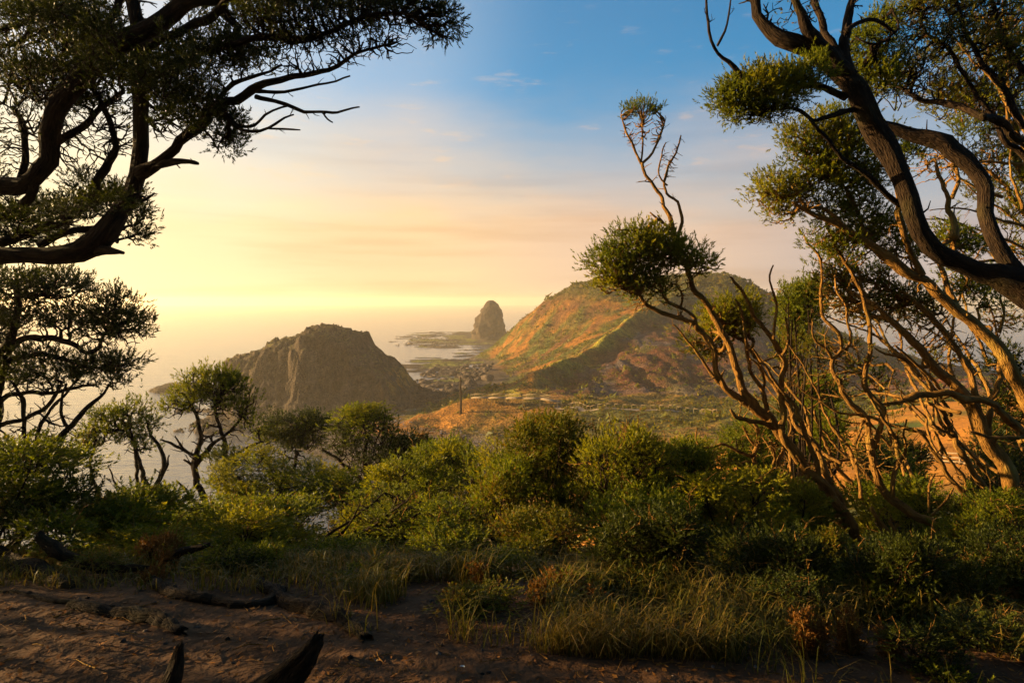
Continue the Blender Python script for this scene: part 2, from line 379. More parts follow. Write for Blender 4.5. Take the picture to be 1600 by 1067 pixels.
def gz(x, y):
    z = height(x, y); return z+relief(np.asarray(x, float), np.asarray(y, float), z)
def ground_hit(px, py):
    lo, hi = 0.8, 120.0
    ds = np.geomspace(lo, hi, 400); p = P(px, py, ds); below = p[:, 2] < gz(p[:, 0], p[:, 1])
    i = int(np.argmax(below)) if below.any() else len(ds)-1
    return ds[i]

YSPLIT = 132.0
def land_colour(X, Y, Z):
    p = np.stack([X, Y, 0*X], -1)
    soil = np.array([0.085, 0.043, 0.020]); dry = np.array([0.33, 0.135, 0.020]); green = np.array([0.085, 0.10, 0.018])
    brown = np.array([0.12, 0.050, 0.024]); grey = np.array([0.14, 0.105, 0.09]); dark = np.array([0.085, 0.065, 0.05]); yg = np.array([0.34, 0.28, 0.03])
    n1 = fbm(p/18, 4, 41); n2 = fbm(p/6, 4, 47); n3 = fbm(p/40, 3, 53)
    def mix(c, d, f): return c*(1-f[..., None])+d*f[..., None]
    c = np.zeros(X.shape+(3,))+soil
    d = np.hypot(X, Y)
    slope_col = mix(np.zeros(X.shape+(3,))+dry*1.15, green, sstep(0.54, 0.70, n2*0.5+n1*0.5))
    c = mix(c, green*0.7+soil*0.3, sstep(4.5, 7.5, d))
    c = mix(c, slope_col, sstep(25, 45, d))
    # left slope down to the beach is darker scrub
    c = mix(c, green*0.8+dark*0.2, sstep(8, -10, X)*sstep(20, 40, d)*sstep(200, 170, Y))
    # main hill
    hill = mix(np.zeros(X.shape+(3,))+dry*0.85, green, sstep(0.40, 0.58, n1*0.6+n2*0.4))
    hill = mix(hill, brown, sstep(0.52, 0.66, n3*0.5+fbm(p/9, 4, 61)*0.5)*0.8)
    hill = mix(hill, green*0.75, sstep(36, 48, Z)*0.75)
    c = mix(c, hill, sstep(190, 230, Y))
    # eroded face right of the spur: points right of the crest line
    cx = np.interp(Y, [205, 238, 262, 292, 318, 340, 366, 400], [6, 11, 24.5, 41, 55, 70, 90, 110])
    rel = X-cx+(n2-0.5)*10
    face = sstep(1, 7, rel)*sstep(198, 212, Y+(n1-0.5)*12)*sstep(400, 340, Y)
    er = mix(np.zeros(X.shape+(3,))+brown, grey*0.8, sstep(0.5, 0.66, fbm(p/14, 4, 71)))
    er = mix(er, brown*np.array([1.35, 1.0, 0.8]), sstep(0.55, 0.7, fbm(p/np.array([5., 22., 9.]), 4, 75)))
    er = mix(er, green, sstep(0.62, 0.72, n1)*0.6)
    er = mix(er, grey, sstep(232, 212, Y)*sstep(20, 40, X)*0.6)
    c = mix(c, er, face)
    # spur crest: bright yellow green grass
    crest = np.exp(-((rel+4.5)/6.0)**2)*sstep(205, 215, Y)*sstep(365, 320, Y)
    c = mix(c, mix(np.zeros(X.shape+(3,))+yg, dry, sstep(0.45, 0.6, n2)), np.clip(crest*1.1, 0, 1))
    # orange grass slope under the boardwalk
    om = sstep(8, 2, np.abs(X-2))*sstep(10, 4, np.abs(Y-192))
    c = mix(c, dry*1.0, om)
    # green gully vegetation in front of the face
    gm = sstep(0.40, 0.55, n1)*sstep(125, 140, Y)*sstep(200, 186, Y)*sstep(10, 22, X)
    c = mix(c, green*0.9, gm)
    # scrubby brown-green saddle between the cove and the hill
    sm = sstep(112, 130, Y)*sstep(212, 200, Y)*sstep(-20, -8, X)*(0.45+0.5*sstep(0.35, 0.55, n2))*(1-om*.6)
    c = mix(c, green*0.75+brown*0.45, np.clip(sm, 0, 1))
    # shore rock
    c = mix(c, dark, sstep(3.4, 1.6, Z+(n2-0.5)*2)*sstep(60, 80, d))
    return c*0.82
# near ground
yy = np.concatenate([np.linspace(-28, 1.5, 26, endpoint=False), np.linspace(1.5, 6.5, 150, endpoint=False), np.geomspace(6.5, YSPLIT, 210)])
uu = np.sinh(np.linspace(-3.2, 3.2, 330))/np.sinh(3.2)
Yg = yy[:, None]+0*uu[None]; Xg = uu[None]*(34+np.maximum(yy, 0)[:, None]*1.15)
Zg = gz(Xg, Yg); Zg = np.maximum(Zg, -2.0)
me = make_mesh('ground', np.stack([Xg, Yg, Zg], -1).reshape(-1, 3), grid_faces(*Xg.shape), M['ground'], True, land_colour(Xg, Yg, Zg).reshape(-1, 3))
link('ground', me, kind='structure')
# hill and saddle
xx = np.linspace(-185.8, 330, 300); yy = np.concatenate([np.linspace(YSPLIT, 260, 120, endpoint=False), np.linspace(260, 560, 170)])
Xg, Yg = np.meshgrid(xx, yy); Zg = np.maximum(gz(Xg, Yg), -2.0)
# gullies on the eroded face
p = np.stack([Xg, Yg, 0*Xg], -1)
cxl = np.interp(Yg, [205, 238, 262, 292, 318, 340, 366, 400], [6, 11, 24.5, 41, 55, 70, 90, 110])
fm = sstep(2, 10, Xg-cxl)*sstep(200, 215, Yg)*sstep(420, 360, Yg)
Zg = Zg-fm*3.6*np.abs(fbm(np.stack([Xg/5+Yg/40, Yg/60, 0*Xg], -1), 4, 88)-0.5)*2*1.4
me = make_mesh('hill', np.stack([Xg, Yg, Zg], -1).reshape(-1, 3), grid_faces(*Xg.shape), M['hill'], True, land_colour(Xg, Yg, Zg).reshape(-1, 3))
link('hill', me, kind='structure')

# ------------------------------------------------------------------ sea
m, nt = new_mat('sea_water')
geo = nd(nt, 'ShaderNodeNewGeometry')
mpn = nd(nt, 'ShaderNodeMapping', {'Vector': geo.outputs['Position'], 'Rotation': (0, 0, R(-12)), 'Scale': (0.35, 1.0, 1.0)})
w1 = nd(nt, 'ShaderNodeTexNoise', {'Vector': mpn.outputs[0], 'Scale': 0.10, 'Detail': 5.0, 'Roughness': 0.6})
w2 = nd(nt, 'ShaderNodeTexNoise', {'Vector': mpn.outputs[0], 'Scale': 0.55, 'Detail': 5.0, 'Roughness': 0.65})
hh = nd(nt, 'ShaderNodeMath', {0: w1.outputs['Fac'], 1: 2.2, 2: w2.outputs['Fac']}, operation='MULTIPLY_ADD')
bp = nd(nt, 'ShaderNodeBump', {'Height': hh.outputs[0], 'Strength': 0.32, 'Distance': 0.9})
pb = nd(nt, 'ShaderNodeBsdfPrincipled', {'Base Color': (0.085, 0.085, 0.08, 1), 'Roughness': 0.16, 'IOR': 1.42, 'Normal': bp.outputs[0]})
nd(nt, 'ShaderNodeOutputMaterial', {0: pb.outputs[0]})
S = 6000.0
me = make_mesh('sea', [(-S, -S, 0), (S, -S, 0), (S, S, 0), (-S, S, 0)], np.array([[0, 1, 2, 3]]), m)
link('sea', me, kind='structure')
# ------------------------------------------------------------------ headland, reef, sea stack
def rock_colour(X, Y, Z, slope=None, seed=0):
    p = np.stack([X, Y, Z], -1); n = fbm(p/7, 4, 91+seed)[..., None]; n2 = fbm(p/np.array([1.6, 1.6, 9.]), 4, 97+seed)[..., None]
    c = np.array([0.085, 0.062, 0.044])*(0.35+1.3*n2)+np.array([0.05, 0.03, 0.01])*(n-0.5)
    return np.maximum(c*0.8, 0.01)
# headland: a flat-topped bluff with fluted cliffs
D0 = 252.0
tx = (np.array([344, 352, 360, 367, 420, 433, 480, 491, 512, 560, 569, 600, 622, 636, 648, 672, 740])-800)*D0/FPX
tz = np.array([-1.0, 2.0, 12, 19.5, 22.4, 25.0, 27.2, 30.6, 30.4, 27.4, 22.4, 18.2, 13.0, 8.5, 5, 4.5, 3.0])
xs = np.arange(-122, -14, 0.45); ys = np.arange(214, 290, 0.45)
X, Y = np.meshgrid(xs, ys); p = np.stack([X, Y, 0*X], -1)
warp = (fbm(p/9, 4, 101)-0.5)*11+(fbm(p/2.8, 3, 103)-0.5)*6.0+(fbm(p/1.1, 2, 105)-0.5)*2.6
topz = np.interp(X+(fbm(p/6, 3, 107)-0.5)*4, tx, tz)-sstep(9, 22, np.abs(Y-256))*3.0-(fbm(p/5, 4, 109)-.4)*2.5
front = np.interp(X, [-112, -104, -80, -60, -40, -32, -20], [246, 236, 229, 231, 226, 224, 220]); back = 276+0*X
inside = np.minimum(Y-front, back-Y)+warp*0.55
cl = sstep(-1.5, 6.5, inside)
cliff = 0.30+0.70*cl
tal = sstep(-11, 0.5, inside)
Z = -2+(tal*(np.clip(topz*0.27, 0, 7)+2))*(1-cl)+cl*(topz+2)+(fbm(p/2.2, 4, 111)-0.5)*(0.8+2.4*cl*(1-cl))
Z = Z+(fbm(p/7, 4, 113)-0.5)*2.0*cl
# broken ledges
st = fbm(p/11, 3, 141)*7; Z = Z+cl*(np.floor(st)-st+.5)*1.2
st = fbm(p/4.5, 3, 143)*5; Z = Z+cl*(np.floor(st)-st+.5)*1.0
# ledge of strata
Z = np.where((cl > 0.05) & (cl < 0.95), Z+np.sin(Z*1.1+fbm(p/8, 2, 119)*5)*0.7, Z)
gy, gx = np.gradient(Z, 0.45); sl = np.hypot(gx, gy)
c = rock_colour(X, Y, Z)
tops = sstep(0.9, 0.4, sl)*sstep(9, 14, Z)
c = c*(1-tops[..., None])+np.array([0.13, 0.115, 0.035])*tops[..., None]
patch = np.exp(-(((X+40)/4.5)**2+((Z-12)/3.5)**2))*sstep(0.40, 0.55, fbm(p/3, 3, 117))
c = c*(1-patch[..., None])+np.array([0.42, 0.20, 0.04])*patch[..., None]
me = make_mesh('headland', np.stack([X, Y, Z], -1).reshape(-1, 3), grid_faces(*X.shape), M['rock'], False, c.reshape(-1, 3))
link('headland', me, kind='structure')

# reef flats: low wet platforms whose hollows lie under the water
xs = np.linspace(-150, 12, 330); ys = np.concatenate([np.linspace(318, 520, 220, endpoint=False), np.linspace(520, 880, 220)])
X, Y = np.meshgrid(xs, ys); p = np.stack([X, Y, 0*X], -1)
pxl = 800+X/Y*FPX; pyl = 470+(CAM_Z*FPX/Y)
def blob(cx, cy, rx, ry): return 1-np.sqrt(((pxl-cx)/rx)**2+((pyl-cy)/ry)**2)
msk = np.maximum.reduce([blob(715, 531, 88, 15), blob(760, 528, 70, 13), blob(690, 571, 72, 12), blob(760, 560, 60, 16), blob(740, 585, 60, 16), blob(770, 600, 50, 22), blob(700, 600, 30, 8)])
Z = -0.35+np.clip(msk*2.2, -0.8, 0.55)+(fbm(p/np.array([20., 12., 1.]), 5, 121, .6)-0.5)*3.4+(fbm(p/2.5, 3, 127)-0.5)*0.8
Z = np.clip(Z, -1.5, 2.4)
c = rock_colour(X, Y, Z)*0.9
g = sstep(0.5, 0.62, fbm(p/20, 3, 131))*sstep(0.1, 0.5, Z); c = c*(1-g[..., None])+np.array([0.15, 0.15, 0.03])*g[..., None]
me = make_mesh('rock_platform', np.stack([X, Y, Z], -1).reshape(-1, 3), grid_faces(*X.shape), M['rock'], True, c.reshape(-1, 3))
link('rock_platform', me, kind='structure')

def rock_lathe(name, cx, cy, prof, seed, amp, nth=72, nz=70, z0=-1.0):
    """prof: rows (z, left half width, right half width)"""
    prof = np.array(prof, float); zz = np.linspace(prof[0, 0], prof[-1, 0], nz); th = np.arange(nth)/nth*2*math.pi
    lw = np.interp(zz, prof[:, 0], prof[:, 1]); rw = np.interp(zz, prof[:, 0], prof[:, 2])
    ct = np.cos(th)[None]; st = np.sin(th)[None]
    rx = np.where(ct > 0, rw[:, None], lw[:, None]); ry = ((lw+rw)/2)[:, None]*0.9
    X = ct*rx; Y = st*ry; Zv = zz[:, None]+0*X
    q = np.stack([X/amp/3+seed, Y/amp/3, Zv/amp/4], -1)
    k = 1+(fbm(q*1.6, 5, seed, .6)-0.5)*0.62+(np.abs(fbm(np.stack([X/amp/1.1, Y/amp/1.1, Zv/amp/2.5], -1), 3, seed+9)-.5)-.12)*0.35; X = X*k; Y = Y*k
    Zv = Zv+(fbm(np.stack([X/amp, Y/amp, 0*X+seed], -1), 3, seed+5)-0.5)*amp*0.7
    V = np.stack([X+cx, Y+cy, Zv], -1); c = rock_colour(V[..., 0], V[..., 1], V[..., 2], seed=seed)
    V = np.concatenate([V.reshape(-1, 3), [[cx, cy, zz[-1]+amp*0.1]]]); n = nth*nz
    j = np.arange(nth); F = [grid_faces(nz, nth, True), np.stack([(nz-1)*nth+j, (nz-1)*nth+(j+1) % nth, np.full(nth, n)], -1)]
    return make_mesh(name, V, F, M['rock'], False, np.concatenate([c.reshape(-1, 3), [[0.10, 0.08, 0.05]]]))
s = 700/FPX
me = rock_lathe('sea_stack', (767-800)*s, 700.0, [(-1.5, 22, 19), (1.5, 19.6, 16.8), (4, 18.6, 15.8), (9, 17.4, 15.2), (14, 16.4, 14.6), (21, 14.2, 13.4), (28, 10.6, 11), (31, 9.6, 10), (34, 7.8, 8.4), (37, 6.4, 6.6), (39.4, 4.8, 4.2), (40.2, 2.6, 2.4)], 3, 3.0)
tag(link('sea_stack', me), 'tall dark pulpit-shaped rock rising from the reef beyond the hill', 'sea stack')
s = 305/FPX
me = rock_lathe('islet_rock', (268-800)*s, 305.0, [(-1.5, 11, 16), (0.5, 8.5, 14), (2.0, 6.0, 12), (3.0, 2.5, 8)], 8, 2.2, 60, 26)
tag(link('islet_rock', me), 'low weedy rock awash at the left foot of the dark headland', 'rock')

def boulders(name, label, xs, ys, rad, seed, low=-.6, high=6.0, flat=.75):
    rng = np.random.default_rng(seed); n = len(xs)
    t = (1+5**.5)/2; ico = np.array([(-1,t,0),(1,t,0),(-1,-t,0),(1,-t,0),(0,-1,t),(0,1,t),(0,-1,-t),(0,1,-t),(t,0,-1),(t,0,1),(-t,0,-1),(-t,0,1)])/1.9
    tri = np.array([(0,11,5),(0,5,1),(0,1,7),(0,7,10),(0,10,11),(1,5,9),(5,11,4),(11,10,2),(10,7,6),(7,1,8),(3,9,4),(3,4,2),(3,2,6),(3,6,8),(3,8,9),(4,9,5),(2,4,11),(6,2,10),(8,6,7),(9,8,1)])
    V = ico[None]*rad[:, None, None]*rng.uniform(.6, 1.25, (n, 12, 1))*rng.uniform(.7, 1.3, (n, 1, 3))*np.array([1, 1, flat])
    zz = np.maximum(gz(xs, ys), 0.0)
    V = V+np.stack([xs, ys, zz], -1)[:, None]
    F = (np.arange(n)*12)[:, None, None]+tri[None]
    cc = np.repeat(np.array([0.075, 0.056, 0.042])[None]*rng.uniform(.5, 1.8, (n, 1)), 12, 0)
    me = make_mesh(name, V.reshape(-1, 3), F.reshape(-1, 3), M['rock'], False, cc)
    return tag(link(name, me, kind='stuff'), label, 'boulders')
rb = np.random.default_rng(5)
bx = rb.uniform(-104, -38, 900); by = rb.uniform(206, 232, 900)
boulders('boulders', 'dark boulders heaped along the foot of the headland', bx, by, .45*np.exp(rb.normal(0, .6, 900)), 1)
bx = np.concatenate([rb.uniform(-48, -12, 700), rb.uniform(-105, -5, 260)]); by = np.concatenate([rb.uniform(255, 420, 700), rb.uniform(600, 760, 260)])
boulders('boulders', 'dark boulders strewn over the reef flats below the hill', bx, by, .8*np.exp(rb.normal(0, .6, 960)), 2)
# pebbles of the beach: too many to count
n = 15000
bx = RNG.uniform(-75, 4, n); by = RNG.uniform(128, 236, n); bz = height(bx, by)
ok = (bz > 0.2) & (bz < 4.2); bx, by, bz = bx[ok], by[ok], gz(bx, by)[ok]
r = np.minimum(0.14*np.exp(RNG.normal(0, 0.55, len(bx))), 0.9)
oc = np.array([(1,0,0),(0,1,0),(-1,0,0),(0,-1,0),(0,0,1)], float)
V = oc[None]*r[:, None, None]*RNG.uniform(0.6, 1.3, (len(r), 5, 1))*np.array([1.2, 1, 0.75])
an = RNG.uniform(0, 6.28, len(r)); ca, sa = np.cos(an)[:, None], np.sin(an)[:, None]
V = np.stack([V[..., 0]*ca-V[..., 1]*sa+bx[:, None], V[..., 0]*sa+V[..., 1]*ca+by[:, None], V[..., 2]+bz[:, None]], -1)
F = (np.arange(len(r))*5)[:, None, None]+np.array([[0,1,4],[1,2,4],[2,3,4],[3,0,4]])[None]
cc = np.repeat(np.array([0.13, 0.105, 0.085])[None]*RNG.uniform(0.5, 1.9, (len(r), 1)), 5, 0)
m = vcol_mat('pebble', 3.0, 0.2, rough=0.38)
me = make_mesh('beach_pebbles', V.reshape(-1, 3), F.reshape(-1, 3), m, False, cc)
tag(link('beach_pebbles', me, kind='stuff'), 'grey pebbles and boulders strewn over the cove beach', 'pebbles')

# scrub mottling the far hill, nobody could count it
n = 60000
hx = RNG.uniform(-30, 230, n); hy = RNG.uniform(135, 470, n); hz = height(hx, hy)
q = np.stack([hx, hy, 0*hx], -1)
cxl = np.interp(hy, [205, 238, 262, 292, 318, 340, 366, 400], [6, 11, 24.5, 41, 55, 70, 90, 110])
dens = 0.15+1.0*sstep(0.45, 0.62, fbm(q/18, 4, 41)*0.6+fbm(q/6, 4, 47)*0.4)+0.5*sstep(36, 48, hz)
dens = dens*(1-.85*np.exp(-((hx-cxl+4.5)/7)**2)*(hy > 205)*(hy < 370))
dens = dens*np.where((hx > cxl+4) & (hy > 205) & (hy < 380), 0.25, 1.0)
ok = (RNG.uniform(0, 1, n) < dens) & (hz > 3.5); hx, hy = hx[ok], hy[ok]; hz = gz(hx, hy)
hr = 0.42*np.exp(RNG.normal(0, 0.55, len(hx)))*(1+0.5*(hz > 40))
K = 9
dv = RNG.normal(0, 1, (len(hx), K, 3)); dv /= np.linalg.norm(dv, axis=2, keepdims=True); dv[..., 2] = np.abs(dv[..., 2])*0.9
cen = np.stack([hx, hy, hz], -1)[:, None]+dv*hr[:, None, None]*RNG.uniform(0.4, 1, (len(hx), K, 1))
e1 = RNG.normal(0, 1, cen.shape); e2 = RNG.normal(0, 1, cen.shape); sc = hr[:, None, None]*0.34
V = np.stack([cen+e1*sc, cen+e2*sc, cen-(e1+e2)*sc*0.7], 2).reshape(-1, 3)
me = make_mesh('hill_scrub', V, np.arange(len(V)).reshape(-1, 3), M['leaf_mixed'])
tag(link('hill_scrub', me, kind='stuff'), 'low olive scrub mottling the slopes of the big hill', 'scrub')
# ------------------------------------------------------------------ boardwalk, path rail, fence
def boxes(lst):
    """axis-free boxes: (centre, ux, uy, uz half vectors)"""
    V, F = [], []
    for c, a, b, u in lst:
        o = len(V); c, a, b, u = map(np.asarray, (c, a, b, u))
        V += [c+sx*a+sy*b+sz*u for sx in (-1, 1) for sy in (-1, 1) for sz in (-1, 1)]
        F += [[o+0, o+1, o+3, o+2], [o+4, o+6, o+7, o+5], [o+0, o+4, o+5, o+1], [o+2, o+3, o+7, o+6], [o+0, o+2, o+6, o+4], [o+1, o+5, o+7, o+3]]
    return np.array(V, float), np.array(F)
def bar(root, name, a, b, w, h, base):
    a, b = np.asarray(a, float), np.asarray(b, float); t = b-a; L = np.linalg.norm(t); t /= L
    s = np.cross(t, [0, 0, 1.]) if abs(t[2]) < .95 else np.array([1., 0, 0]); s /= np.linalg.norm(s); u = np.cross(s, t)
    V, F = boxes([((a+b)/2-base, t*L/2, s*w/2, u*h/2)])
    return link(name, make_mesh(name, V, F, M['timber']), root)
def walkway(label, pts, width, posts_every, deck=True, name='boardwalk', cat='boardwalk', rails=(1.05, .6), legs=True, rw=.17):
    pts = np.array(pts, float); base = pts[0].copy(); base[2] = float(gz(base[0], base[1]))
    root = empty(name, base); tag(root, label, cat)
    for i in range(len(pts)-1):
        a, b = pts[i], pts[i+1]; t = b-a; s = np.cross(t, [0, 0, 1.]); s /= np.linalg.norm(s)
        if deck: bar(root, 'deck', a, b, width, .30, base)
        n = max(1, int(np.linalg.norm(t)/posts_every))
        for sd in ((-1, 1) if deck else (0,)):
            for h in rails: bar(root, 'rail', a+s*sd*width/2+[0, 0, h], b+s*sd*width/2+[0, 0, h], rw, rw, base)
            for k in range(n+(i == len(pts)-2)):
                q = a+t*(k/n)+s*sd*width/2; low = float(gz(q[0], q[1]))-.2 if legs else q[2]-.4
                bar(root, 'post', [q[0], q[1], min(low, q[2]-.2)], q+[0, 0, rails[0]+.1], rw, rw, base)
    return root
def lift(q):
    q = np.array(q); q[2] = max(q[2], float(gz(q[0], q[1]))+.5); return q
bw = np.array([P(x, y, d) for x, y, d in zip(np.linspace(738, 874, 6), np.interp(np.linspace(738, 874, 6), [738, 800, 850, 874], [621, 621.5, 622.5, 628]), np.linspace(210, 196, 6))])
bw[:, 2] = np.maximum(bw[:, 2], gz(bw[:, 0], bw[:, 1])+.7)
for _ in range(3): bw[1:-1, 2] = np.maximum(bw[1:-1, 2], (bw[:-2, 2]+bw[2:, 2])/2)
walkway('timber boardwalk with railings crossing the saddle to the headland', bw, 2.4, 5.0, rw=.11, rails=(1.05,))
path = [(872, 630, 199), (900, 640, 192), (925, 645, 187), (980, 644, 184), (1040, 642, 181), (1095, 638, 178), (1120, 640, 172)]
pth = np.array(path); ti = np.linspace(0, len(path)-1, 26); pp = []
for x, y, d in zip(*(np.interp(ti, np.arange(len(path)), pth[:, k]) for k in range(3))):
    q = P(x, y, d); q[2] = float(gz(q[0], q[1]))+.1; pp.append(q)
ppa = np.array(pp); sd_ = np.gradient(ppa, axis=0); sd_ = np.stack([-sd_[:, 1], sd_[:, 0], 0*sd_[:, 0]], -1); sd_ /= np.linalg.norm(sd_, axis=1, keepdims=True)
V = np.concatenate([ppa+sd_*w_ for w_ in (.2, -.5, -1.2, -1.9)]); V[:, 2] = np.maximum(gz(V[:, 0], V[:, 1]), np.tile(ppa[:, 2], 4)-.35)+.12
link('path', make_mesh('path', V, grid_faces(4, len(ppa)), M['ground'], True, np.tile([[.26, .20, .13]], (len(V), 1))), kind='structure')
walkway('long post-and-rail path fence below the eroded brown hillside', pp, .2, 3.0, deck=False, name='path_fence', cat='fence', rails=(1.15,), rw=.13)
pp = []
for x, y in [(1385, 703), (1420, 712), (1450, 717), (1500, 722), (1545, 735)]:
    d = ground_hit(x, y+6); q = P(x, y+6, min(d, 70)); q[2] = float(gz(q[0], q[1])); pp.append(q)
walkway('pale wooden rail fence on the orange slope behind the right trunk', pp, .15, 2.4, deck=False, name='rail_fence', cat='fence', rails=(.62, .38, .15), rw=.08)
q = P(720, 664, 205); zb = float(gz(q[0], q[1])); top = P(720, 600, 205)
V, F = chain_tube(np.array([[q[0], q[1], zb-.5], [q[0]+.05, q[1], zb+4], [q[0]-.05, q[1], zb+8], [q[0], q[1], max(top[2], zb+11)]]), np.array([.36, .32, .3, .26]), 8, .15, 4)
b = np.array([q[0], q[1], zb]); o = link('tall_post', make_mesh('tall_post', V-b, F, M['bark_dark_twig'])); o.location = b
tag(o, 'tall weathered post rising beside the left end of the boardwalk', 'post')
# ------------------------------------------------------------------ tree and shrub builder
def grow(roots, targets, bf):
    """balanced spanning tree from roots to targets: parent index (<0: -1-root)"""
    N = len(targets)
    D = np.linalg.norm(targets[:, None]-roots[None], axis=2)
    bp = -1-np.argmin(D, 1); bc = D.min(1); bd = bc.copy(); bpath = np.zeros(N)
    par = np.zeros(N, int); done = np.zeros(N, bool); order = []
    for _ in range(N):
        c = np.where(done, 1e9, bc); j = int(np.argmin(c)); done[j] = True; par[j] = bp[j]; order.append(j)
        path = bpath[j]+bd[j]
        dn = np.linalg.norm(targets-targets[j], axis=1); cost = dn+bf*path
        up = (~done) & (cost < bc)
        bc[up] = cost[up]; bp[up] = j; bd[up] = dn[up]; bpath[up] = path
    return par, order

def leaves(pos, dirs, nl, shoot, ll, lw, rng, spread=0.75):
    """nl leaves spiralling along each shoot; returns quads"""
    S = len(pos)
    dirs = dirs/(np.linalg.norm(dirs, axis=1, keepdims=True)+1e-9)
    ref = np.where(np.abs(dirs[:, 2:3]) > 0.9, np.array([[1., 0, 0]]), np.array([[0, 0, 1.]]))
    u = np.cross(dirs, ref); u /= np.linalg.norm(u, axis=1, keepdims=True)+1e-9; v = np.cross(dirs, u)
    t = np.linspace(0.05, 1, nl)[None]+rng.uniform(-.05, .05, (S, nl))
    a = np.arange(nl)[None]*2.4+rng.uniform(0, 6.28, (S, 1))+rng.uniform(-.5, .5, (S, nl))
    rad = u[:, None]*np.cos(a)[..., None]+v[:, None]*np.sin(a)[..., None]
    sp = (spread*(1.15-0.75*t)+rng.uniform(-.2, .2, (S, nl)))[..., None]
    ld = dirs[:, None]*(1-0.35*sp)+rad*sp; ld /= np.linalg.norm(ld, axis=2, keepdims=True)
    sh = shoot*rng.uniform(0.6, 1.25, (S, 1, 1))
    b = pos[:, None]+dirs[:, None]*t[..., None]*sh
    L = ll*rng.uniform(0.65, 1.25, (S, nl, 1)); W = lw*rng.uniform(0.7, 1.2, (S, nl, 1))
    side = np.cross(ld, rad+rng.normal(0, .5, rad.shape)); side /= np.linalg.norm(side, axis=2, keepdims=True)+1e-9
    tip = b+ld*L; mid = b+ld*L*0.55
    V = np.stack([b+side*W*0.55, tip, b-side*W*0.55+ld*L*0.12], 2).reshape(-1, 3)
    return V, np.arange(len(V)).reshape(-1, 3)

